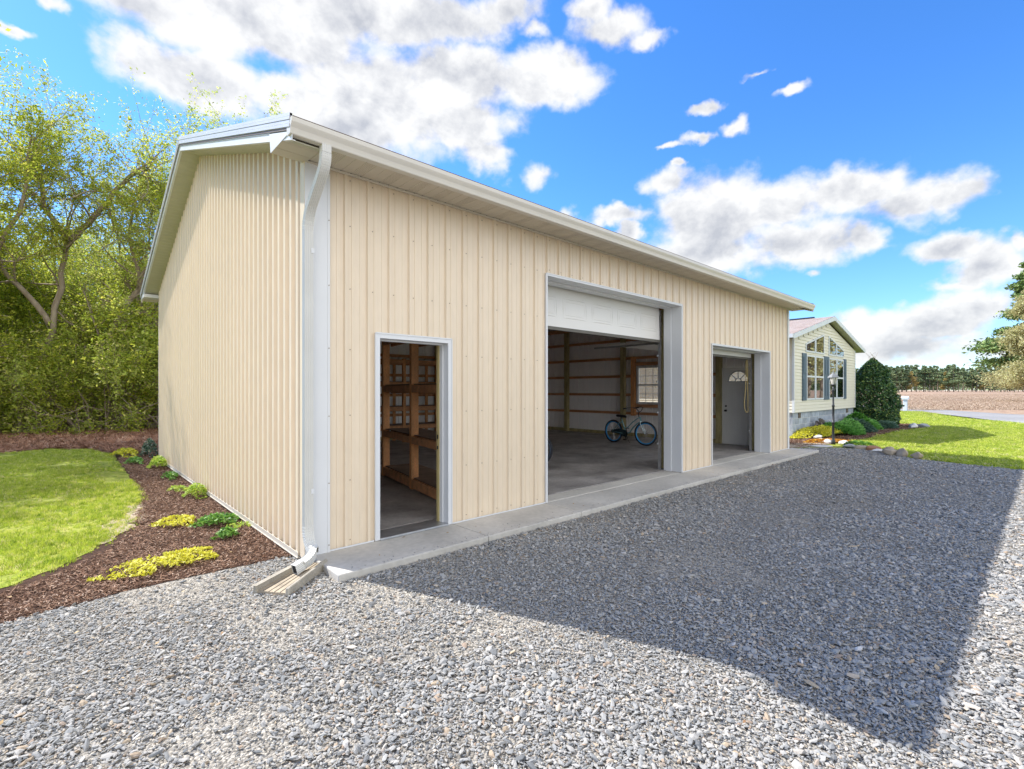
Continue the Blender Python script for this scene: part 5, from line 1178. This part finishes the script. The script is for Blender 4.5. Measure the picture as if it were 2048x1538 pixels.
ground_plant('bare_shrub', 'bare twiggy grey shrub against the block foundation', 'shrub', 18.45, .95, .45, .2, .55, 260, .09, leafmat('twig_grey', [(0, (.12, .09, .08)), (1, (.34, .30, .28))], 0), gp2, holes=0, up=0)

# trees -------------------------------------------------------
class Wood:
    def __init__(s): s.V = []; s.F = []; s.tips = []
    def limb(s, pts, rad, n=5):
        k0 = len(s.V); pts = [np.asarray(p, float) for p in pts]; k = len(pts); d = pts[1]-pts[0]; d /= np.linalg.norm(d)
        ref = np.array([0, 0, 1.]) if abs(d[2]) < .9 else np.array([0, 1., 0]); rr = np.cross(d, ref); rr /= np.linalg.norm(rr)
        for i, p in enumerate(pts):
            d = pts[min(i+1, k-1)]-pts[max(i-1, 0)]; d = d/(np.linalg.norm(d)+1e-9); rr = rr-d*np.dot(rr, d); rr /= np.linalg.norm(rr)+1e-9; u = np.cross(rr, d)
            for j in range(n): a = 2*math.pi*j/n; s.V.append(p+(rr*math.cos(a)+u*math.sin(a))*rad[i])
        for i in range(k-1):
            for j in range(n): s.F.append((k0+i*n+j, k0+i*n+(j+1) % n, k0+(i+1)*n+(j+1) % n, k0+(i+1)*n+j))
def grow(W, r, p, d, L, rad, lev, maxlev, up=.12, wob=.25, kids=(3, 5), spread=.8, shrink=.62):
    n = 5 if lev < 2 else 4; seg = 5 if lev < 2 else 3; pts = [p]; rads = [rad]; q = np.array(p, float); dd = np.array(d, float)
    for i in range(seg):
        dd = dd+r.normal(0, wob, 3)*.5; dd[2] += up*.5; dd /= np.linalg.norm(dd); q = q+dd*L/seg; pts.append(q); rads.append(rad*(1-.62*(i+1)/seg))
    W.limb(pts, rads, 6 if lev == 0 else (4 if lev < 3 else 3))
    if lev >= maxlev-1: W.tips += [(pts[i], dd) for i in range(1, seg+1)]
    if lev < maxlev:
        for k in range(r.integers(kids[0], kids[1]+1)):
            t = r.uniform(.3, 1.); i = min(seg-1, int(t*seg)); b = pts[i]+(pts[i+1]-pts[i])*(t*seg-i); nd = dd+r.normal(0, spread, 3); nd /= np.linalg.norm(nd)
            grow(W, r, b, nd, L*shrink*r.uniform(.7, 1.2), rad*(1-.6*t)*.62, lev+1, maxlev, up, wob, kids, spread, shrink)
def make_tree(name, label, cat, group, loc, wood, leafn, lsize, cl, lm, bm, seed, rz=0, sc=1., sub='crown'):
    r = np.random.default_rng(seed); rt = root(name, loc, label, cat, group, rz)
    t = np_mesh('trunk', np.array(wood.V), np.array(wood.F), bm, rt, smooth=True)
    T = np.array([a for a, _ in wood.tips]); idx = r.integers(0, len(T), leafn); C = T[idx]+r.normal(0, 1, (leafn, 3))*(cl*r.choice([.35, .7, 1.3], (leafn, 1)))
    V, F_ = leaf_arrays(C, lsize, r, .3); np_mesh(sub, V, F_, lm, rt); rt.scale = (sc, sc, sc); return rt
BARK = mat('bark_grey', (.22, .165, .12), .95, var=.4, vscale=8, vcol=(.34, .28, .21), bump=.6, bscale=25, stretch=(1, 1, .3))
SPR = leafmat('leaf_spring', [(0, (.22, .30, .03)), (.4, (.40, .48, .045)), (.75, (.58, .62, .07)), (1, (.74, .68, .14))], .62)
SPR2 = leafmat('leaf_spring_deep', [(0, (.28, .28, .08)), (.25, (.36, .46, .07)), (.6, (.54, .64, .11)), (.88, (.74, .76, .16)), (1, (.70, .58, .32))], .62)
RT_ = np.array([math.sin(TH), -math.cos(TH)]); FW_ = np.array([math.cos(TH), math.sin(TH)])
def at(px, depth): q = np.array([CAM.x, CAM.y])+FW_*depth+RT_*depth*(px-1024)/986; return (float(q[0]), float(q[1]), -.06)
def hero(loc, limbs, seed, label, leafn, lm, lsize=.066, maxlev=3, cl=.11, group='spring trees in the thicket'):
    """limbs: list of (points in metres [across, deep, up], start radius); twigs sprout along them"""
    W = Wood(); r = np.random.default_rng(seed); A = np.array([RT_[0], RT_[1], 0]); B = np.array([FW_[0], FW_[1], 0]); Zv = np.array([0, 0, 1.])
    for pts, rad, rend, tw in limbs:
        P = [A*a+B*b+Zv*c for a, b, c in pts]; Q = []
        for i in range(len(P)-1):
            for k in range(3): Q.append(P[i]+(P[i+1]-P[i])*k/3+r.normal(0, .04, 3)*(i+k > 0))
        Q.append(P[-1]); n = len(Q); W.limb(Q, [rad+(rend-rad)*i/(n-1) for i in range(n)], 8)
        for i in range(tw):
            t = r.uniform(.25, 1.); j = min(n-2, int(t*(n-1))); b = Q[j]+(Q[j+1]-Q[j])*r.random(); d = (Q[j+1]-Q[j])/np.linalg.norm(Q[j+1]-Q[j])*.5+r.normal(0, .75, 3); d /= np.linalg.norm(d)
            grow(W, r, b, d, r.uniform(1.2, 2.6), max(.02, (rad+(rend-rad)*t)*.45), 1, maxlev, .10, .3, (3, 5), .8, .66)
    return make_tree('tree', label, 'tree', group, loc, W, leafn, lsize, cl, lm, BARK, seed)
# the forked tree and the leaning one seen through the leaves
hero(at(60, 19.0), [([(0, 0, 0), (.1, .1, 1.5), (.5, .2, 3.2), (1.0, .2, 5.6), (1.25, .2, 7.4)], .13, .08, 14), ([(1.25, .2, 7.4), (2.0, .3, 8.1), (3.1, .2, 9.3), (4.0, .1, 10.1), (4.9, 0, 10.6)], .13, .03, 22), ([(1.25, .2, 7.4), (.6, 0, 8.6), (.2, .2, 10.0), (-.2, .4, 11.4)], .11, .03, 18), ([(.6, .2, 4.2), (-.5, -.4, 6), (-1.6, -.6, 8.0), (-2.2, -.6, 10)], .11, .03, 16)], 101, 'forked grey tree with thin spring leaves behind the side lawn', 46000, SPR)
hero(at(150, 20.0), [([(0, 0, 0), (.5, 0, 2.2), (1.5, .3, 4.5), (2.6, .3, 6.4), (3.4, .3, 7.6)], .12, .08, 14), ([(3.4, .3, 7.6), (4.0, .2, 8.9), (5.0, .1, 9.9), (6.0, 0, 11.0)], .12, .03, 20), ([(3.4, .3, 7.6), (4.5, .5, 7.2), (5.2, .4, 8.2), (6.2, .4, 8.6)], .08, .03, 12), ([(2.4, .3, 6), (2.2, 0, 8), (2.6, .2, 10)], .09, .02, 14)], 102, 'tree leaning right towards the garage with curved limbs', 46000, SPR2)
hero(at(-60, 17.5), [([(0, 0, 0), (-.3, 0, 2), (-1.0, .2, 4), (-1.8, .2, 6)], .16, .10, 10), ([(-1.0, .2, 4), (.4, .3, 6.2), (1.6, .2, 8.0), (2.0, .2, 10.8)], .12, .03, 22), ([(-1.8, .2, 6), (-1.6, 0, 8.4), (-.6, .2, 11.4)], .11, .03, 16)], 103, 'tall leafy tree at the left edge of the thicket', 46000, SPR)
hero(at(300, 21.5), [([(0, 0, 0), (.2, 0, 2), (.1, .2, 5), (.5, .2, 8)], .20, .08, 24), ([(.1, .2, 5), (1.4, .2, 7), (2.2, .1, 9.4)], .09, .03, 16), ([(.1, .2, 4), (-1.2, .2, 6.5), (-1.7, .1, 9.6)], .08, .03, 16)], 104, 'slim tree with dark stems close to the garage roof edge', 38000, SPR2)
protoT = []
for sd in (201, 202, 203):
    W = Wood(); r = np.random.default_rng(sd)
    for k in range(2): grow(W, r, (r.normal(0, .3), r.normal(0, .3), 0), (r.normal(0, .15), r.normal(0, .15), 1), 5.2, .15, 0, 4, .10, .18, (4, 6), .75, .60)
    protoT.append((W, sd))
TL = ['very tall tree standing beside the side lawn', 'very tall tree behind the side lawn', 'tall tree farthest from the garage behind the lawn', 'thin spring tree rising behind the forked tree', 'pale green tree at the back of the thicket', 'young leafy tree hard left of the forked tree', 'slender tree behind the leaning one', 'light green tree beyond the garage ridge line', 'twiggy tree behind the wall corner', 'tall thin tree in the thicket behind the garage', 'leafy tree far left behind the lawn', 'pale tree hidden behind the garage', 'spring tree at the back left of the thicket']
spots = [(-400, 14.9, 1.7), (-370, 18.0, 1.7), (-320, 21.0, 1.6), (20, 23, 1.25), (110, 25, 1.3), (-30, 22, 1.25), (210, 24, 1.1), (260, 27, 1.05), (350, 24, .82), (420, 26, .8), (-160, 20, 1.2), (560, 27, .8), (-110, 26, 1.3)]
first = {}
for i, (px, dp, sc) in enumerate(spots):
    W, sd = protoT[i % 3]
    if sd not in first:
        first[sd] = make_tree('tree', TL[i], 'tree', 'spring trees in the thicket', at(px, dp), W, 36000, .068, .15, (SPR, SPR2, SPR)[i % 3], BARK, sd, rz=i*1.3, sc=sc)
    else:
        o = copy_tree(first[sd]); o['label'] = TL[i]; o.location = at(px, dp); o.rotation_euler[2] = i*1.3; o.scale = (sc,)*3
# understorey shrubs forming the lower wall of leaves
def shrub_proto(seed, lm):
    W = Wood(); r = np.random.default_rng(seed)
    for k in range(7): grow(W, r, (r.normal(0, .45), r.normal(0, .45), 0), (r.normal(0, .45), r.normal(0, .45), 1), 1.9, .045, 1, 4, .12, .3, (3, 4), .8, .68)
    for k in range(10):
        a = r.uniform(0, 6.28); q = r.uniform(.1, .8); x0, y0 = q*math.cos(a), q*math.sin(a); lx_, ly_ = r.normal(0, .35, 2); W.limb([(x0, y0, 0), (x0+lx_*.4, y0+ly_*.4, 1.3), (x0+lx_, y0+ly_, 2.9)], [.03, .022, .008], 4)
    return W
SB = ['dense green shrub at the left end of the thicket', 'dense shrub below the forked tree', 'low shrub filling the gap under the forked tree', 'bright shrub between the forked and the leaning tree', 'leafy shrub before the leaning tree', 'green shrub right of the leaning tree', 'thick shrub beside the garage corner', 'tall shrub behind the far corner of the garage', 'back shrub left of the forked tree', 'back shrub behind the forked tree', 'back shrub behind the leaning tree', 'back shrub near the garage corner', 'shrub behind the garage', 'shrub left of the side lawn', 'back shrub at the far left', 'shrub deep behind the wall corner', 'shadowed shrub in the middle of the thicket', 'shadowed shrub beside the garage wall']
sp2 = [(-40, 18.6, 1.15), (25, 18.9, 1.1), (85, 18.8, 1.0), (145, 19.1, 1.15), (200, 19.3, 1.05), (255, 19.7, 1.15), (305, 20.2, 1.2), (350, 21, 1.3), (-15, 20.8, 1.6), (60, 21, 1.6), (130, 21.4, 1.7), (290, 22, 1.65), (420, 22.5, 1.4), (-120, 18, 1.2), (-100, 20.5, 1.6), (345, 23.5, 1.7), (195, 21.8, 1.7), (240, 23, 1.8)]
sf_ = {}
for i, (px, dp, sc) in enumerate(sp2):
    k = i % 3
    if k not in sf_:
        W = shrub_proto(301+k, None)
        sf_[k] = make_tree('thicket_shrub', SB[i], 'shrub', 'shrubs in the thicket', at(px, dp), W, 11000, .070, .13, (SPR2, SPR, SPR2)[k], BARK, 300+k, rz=i*2.1, sc=sc)
    else:
        o = copy_tree(sf_[k]); o['label'] = SB[i]; o.location = at(px, dp); o.rotation_euler[2] = i*2.1; o.scale = (sc,)*3
# holly bush: conical, glossy, dark
def holly():
    r = np.random.default_rng(77); n = 26000; rt = root('holly_bush', (25.3, .75, -.07), 'dark green conical holly bush at the corner of the cream house', 'bush')
    hz = r.uniform(0, 1, n)**1.25; a = r.uniform(0, 6.28, n); H = 3.05
    prof = np.interp(hz, [0, .12, .35, .6, .8, .93, 1], [.84, .98, .97, .82, .56, .27, .04]); lump = .74+.34*noise2(a*2.2+4, hz*6, 1, 3)+.22*noise2(a*6+1, hz*16, 1, 4)
    q = 1-np.abs(r.normal(0, .17, n)); rad = prof*lump*q
    C = np.stack([rad*np.cos(a), rad*np.sin(a), hz*H], 1); V, F_ = leaf_arrays(C, .085, r, .2, 1.3)
    np_mesh('foliage', V, F_, leafmat('leaf_holly', [(0, (.025, .065, .028)), (.5, (.065, .145, .055)), (.86, (.15, .27, .09)), (1, (.40, .48, .12))], .1, .28), rt)
    W = Wood(); W.limb([(0, 0, 0), (0, 0, 1.5), (0, 0, 3.0)], [.07, .05, .01], 6)
    for i in range(40):
        z = r.uniform(.1, 3.0); aa = r.uniform(0, 6.28); l = np.interp(z/3.05, [0, .35, .8, 1], [.85, .85, .4, .12]); W.limb([(0, 0, z*.85), (l*.6*math.cos(aa), l*.6*math.sin(aa), z), (l*1.02*math.cos(aa), l*1.02*math.sin(aa), z+.18)], [.02, .012, .004], 4)
    for i in range(7):
        W.limb([(r.normal(0, .08), r.normal(0, .08), 2.8), (r.normal(0, .1), r.normal(0, .1), 3.1), (r.normal(0, .14), r.normal(0, .14), 3.35)], [.008, .006, .003], 3)
    np_mesh('trunk', np.array(W.V), np.array(W.F), BARK, rt)
holly()
# big mixed trees at the right edge: tall pine behind, tan budding hardwood before it
PNM = leafmat('needle_pine', [(0, (.08, .15, .05)), (.5, (.19, .30, .08)), (1, (.38, .46, .14))], .15)
TANL = leafmat('leaf_tan_bud', [(0, (.36, .33, .16)), (.5, (.56, .52, .25)), (.85, (.68, .68, .30)), (1, (.66, .54, .28))], .3)
def clump_tree(name, label, group, loc, H, seed, lm, nclump, base=.35, wid=.22, leaf=.35, leafn=9000, droop=0., rz=0., flat=.4):
    r = np.random.default_rng(seed); rt = root(name, loc, label, 'tree', group, rz); W = Wood(); W.limb([(0, 0, 0), (r.normal(0, .1), r.normal(0, .1), H*.5), (r.normal(0, .25), r.normal(0, .25), H*.97)], [H*.014, H*.010, H*.002], 6)
    Cs = []
    for i in range(nclump):
        t = base+(1-base)*(i+.5)/nclump; z = H*t; a = r.uniform(0, 6.28); l = H*wid*(1-((t-base)/(1-base))**1.8*.85)*r.uniform(.45, 1.05)
        e = np.array([l*math.cos(a), l*math.sin(a), z+l*(.25-droop)]); W.limb([(0, 0, z-.03*H), tuple(e*np.array([.5, .5, 0])+np.array([0, 0, z])), tuple(e)], [H*.004, H*.003, H*.001], 4)
        for k in range(3): Cs.append((e*(np.array([.55+.22*k, .55+.22*k, 1.])), l*.30+H*.012))
    m = leafn//len(Cs); P = np.concatenate([c+r.normal(0, 1, (m, 3))*np.array([s*.55, s*.55, s*.55*flat]) for c, s in Cs]); V, F_ = leaf_arrays(P, leaf, r, .3, 1.4)
    np_mesh('trunk', np.array(W.V), np.array(W.F), BARK, rt); np_mesh('crown', V, F_, lm, rt); return rt
tr = 'tall trees by the road'
def atz(px, d): q = at(px, d); return (q[0], q[1], -.08)
clump_tree('pine_tree', 'tall dark pine rising behind the tan budding tree', tr, atz(2062, 78), 21.8, 401, PNM, 56, .15, .26, .42, 60000)
clump_tree('hardwood_tree', 'broad tan budding tree reaching in at the right edge', tr, atz(2088, 68), 16.0, 402, TANL, 90, .12, .36, .20, 170000, flat=.6, droop=.1)
clump_tree('pine_tree', 'lower pine on the near side of the tan tree', tr, atz(2140, 84), 17, 403, PNM, 44, .15, .30, .40, 36000)
# far wood: individual pines along the front, the mass behind as one
pg = 'pines along the far side of the field'
FARL = leafmat('leaf_hazy_pine', [(0, (.13, .19, .10)), (.5, (.22, .30, .14)), (1, (.36, .42, .19))], .1)  # leaf colours lightened in place of distance haze
FARY = leafmat('leaf_far_yellow', [(0, (.40, .34, .12)), (1, (.66, .50, .18))], .2)
fp = [clump_tree('far_pine', '', pg, (0, 0, 0), 21, 500+i, (FARL, FARL, FARL, FARY)[i], 20, (.18, .26, .22, .12)[i], .25, .9, 3200) for i in range(4)]
r = np.random.default_rng(9); nf = 0; used = set()
for i in range(64):
    px = 1640+i*9.2+r.normal(0, 2); d = 392+r.uniform(-3, 12); k = int(r.choice([0, 1, 2, 0, 1, 2, 3]))
    o = fp[k] if k not in used else copy_tree(fp[k]); used.add(k)
    o.location = atz(px, d); s = r.uniform(.86, 1.08)*(.75 if k == 3 else 1); o.scale = (s, s, s); o.rotation_euler[2] = r.uniform(0, 6)
    o['label'] = 'yellowing tree among the pines of the far wood' if k == 3 else 'green pine in the front row of the far wood'; nf += 1
# deep mass of the wood behind the front row
import itertools
Vs = []; Fs = []; n0 = 0; Wd = Wood()
for i in range(420):
    px = -500+i*8.6; d = 404+r.uniform(0, 45)
    if px < 1600 and i % 2: continue
    q = atz(px, d); H = r.uniform(17, 23); Wd.limb([(q[0], q[1], 0), (q[0]+r.normal(0, .3), q[1], H*.9)], [.25, .1], 3)
    n = 560; t = r.uniform(.04, 1, n)**.8; aa = r.uniform(0, 6.28, n); rad = 4.2*(1-t**3*.8)*np.sqrt(r.uniform(0, 1, n)); C = np.stack([q[0]+rad*np.cos(aa), q[1]+rad*np.sin(aa), H*t], 1); V, F_ = leaf_arrays(C, 1.5, r, .3); Vs.append(V); Fs.append(F_+n0); n0 += len(V)
WV = np.array(Wd.V); WF_ = np.array(Wd.F)+n0
np_mesh('far_woods', np.concatenate(Vs+[WV]), np.concatenate(Fs+[WF_]), None, tags=dict(label='dense far wood closing the field behind the front row of pines', kind='stuff'), mats=[FARL, BARK], midx=np.concatenate([np.zeros(sum(len(f) for f in Fs), int), np.ones(len(WF_), int)]))
# corn stubble on the near field
STB = ramp_mat('stubble_stalk', [(0, (.32, .21, .14)), (.5, (.46, .34, .24)), (1, (.64, .52, .38))], .9)
def stalk(name, seed):
    r = np.random.default_rng(seed); V = []; Fc = []
    for i in range(8):
        a = r.uniform(0, 6.28); c = r.normal(0, .8, 2); l = r.uniform(.4, 1.); d = np.array([math.cos(a)*l, math.sin(a)*l]); w_ = np.array([-d[1], d[0]])*.14; h = r.uniform(.1, 1.); k = len(V); V += [(*(c-w_), 0), (*(c+w_), 0), (*(c+d+w_), h), (*(c+d-w_), h)]; Fc.append((k, k+1, k+2, k+3))
    me = bpy.data.meshes.new(name); me.from_pydata(V, [], Fc); me.materials.append(STB); return me
stalks = proto_collection('stalk_kinds', [stalk('stalk_%d' % i, i) for i in range(5)])
n = 60000; r = np.random.default_rng(12); d = 40+170*r.random(n)**1.3; px = r.uniform(1650, 2300, n); q = np.array([CAM.x, CAM.y])+np.outer(d, FW_)+(d*(px-1024)/986)[:, None]*RT_
road_x = np.interp(q[:, 1], [-40, -22, -11, -3.6, 2, 3.4, 18], [33, 38, 41, 43.5, 47.5, 49, 76]); k = q[:, 0] > road_x+1.2; q = q[k]; n = len(q)
s = r.uniform(.035, .085, n)*(.6+.8*noise2(q[:, 0], q[:, 1], .35, 2))
scatter('stubble', np.stack([q[:, 0], q[:, 1], np.full(n, -.08)], 1), np.stack([np.zeros(n), np.zeros(n), r.uniform(0, 6.28, n)], 1), np.stack([s*1.6, s*1.6, s], 1), stalks, dict(label='dry tan crop stubble on the field beyond the road', kind='stuff'))
# bare trees out of frame to the right, mirrored in the house windows
for i, (x, y) in enumerate(((47, -7.5), (52, -11), (58, -9.5), (64, -14), (50, -16), (44, -12))):
    clump_tree('hardwood_tree', ['bare budding tree beyond the drive, mirrored in the windows', 'budding tree by the road bend, mirrored in the windows', 'tan tree far beyond the drive', 'budding tree right of the camera', 'tan tree beside the road', 'tall budding tree behind the others'][i], 'trees beyond the drive', (x, y, -.075), 13+i % 3, 600+i, TANL, 34, .15, .3, .25, 6000, flat=.7)
# stones kicked onto the apron
r = np.random.default_rng(91); n = 420; x = r.uniform(-.1, 12.4, n); y = -.665+np.abs(r.normal(0, .09, n)); s = r.uniform(.003, .010, n); k = y < -.02; x, y, s = x[k], y[k], s[k]; n = len(x)
scatter('stray_gravel', np.stack([x, y, .0+s*.3], 1), np.stack([np.zeros(n), np.zeros(n), r.uniform(0, 6.28, n)], 1), np.stack([s*1.4, s, s], 1), stones, dict(label='stray bits of gravel lying on the concrete apron', kind='stuff'))
# fallen leaves and twigs on the gravel, mulch and concrete
LITM = ramp_mat('litter_leaf', [(0, (.20, .10, .05)), (.5, (.42, .26, .12)), (1, (.62, .46, .22))], .8)
def litter(name, seed):
    r = np.random.default_rng(seed)
    if seed % 3: v = [(-1, 0, 0), (-.3, -.5, .12), (.9, -.1, 0), (1.1, 0, .1), (.2, .5, .16)]; f = [(0, 1, 2, 3, 4)]
    else: v = [(-2.4, -.05, 0), (2.4, .25, .1), (2.4, .36, .12), (-2.4, .08, .04)]; f = [(0, 1, 2, 3)]
    me = bpy.data.meshes.new(name); me.from_pydata(v, [], f); me.materials.append(LITM); return me
lits = proto_collection('litter_kinds', [litter('litter_%d' % i, i) for i in range(6)])
r = np.random.default_rng(93); n = 190; x = r.uniform(-3, 11, n); y = np.where(r.random(n) < .4, r.uniform(-1.2, -.05, n), r.uniform(-5, 2.0, n)); k = ~((x > -.25) & (y > -.03)); x, y = x[k], y[k]; n = len(x); s = r.uniform(.008, .020, n)
zz = np.where((x > -.17) & (y > -.66), .003, -.042)
scatter('leaf_litter', np.stack([x, y, zz], 1), np.stack([r.normal(0, .15, n), r.normal(0, .15, n), r.uniform(0, 6.28, n)], 1), np.stack([s, s, s], 1), lits, dict(label='dry leaves and twigs scattered over the gravel and apron', kind='stuff'))
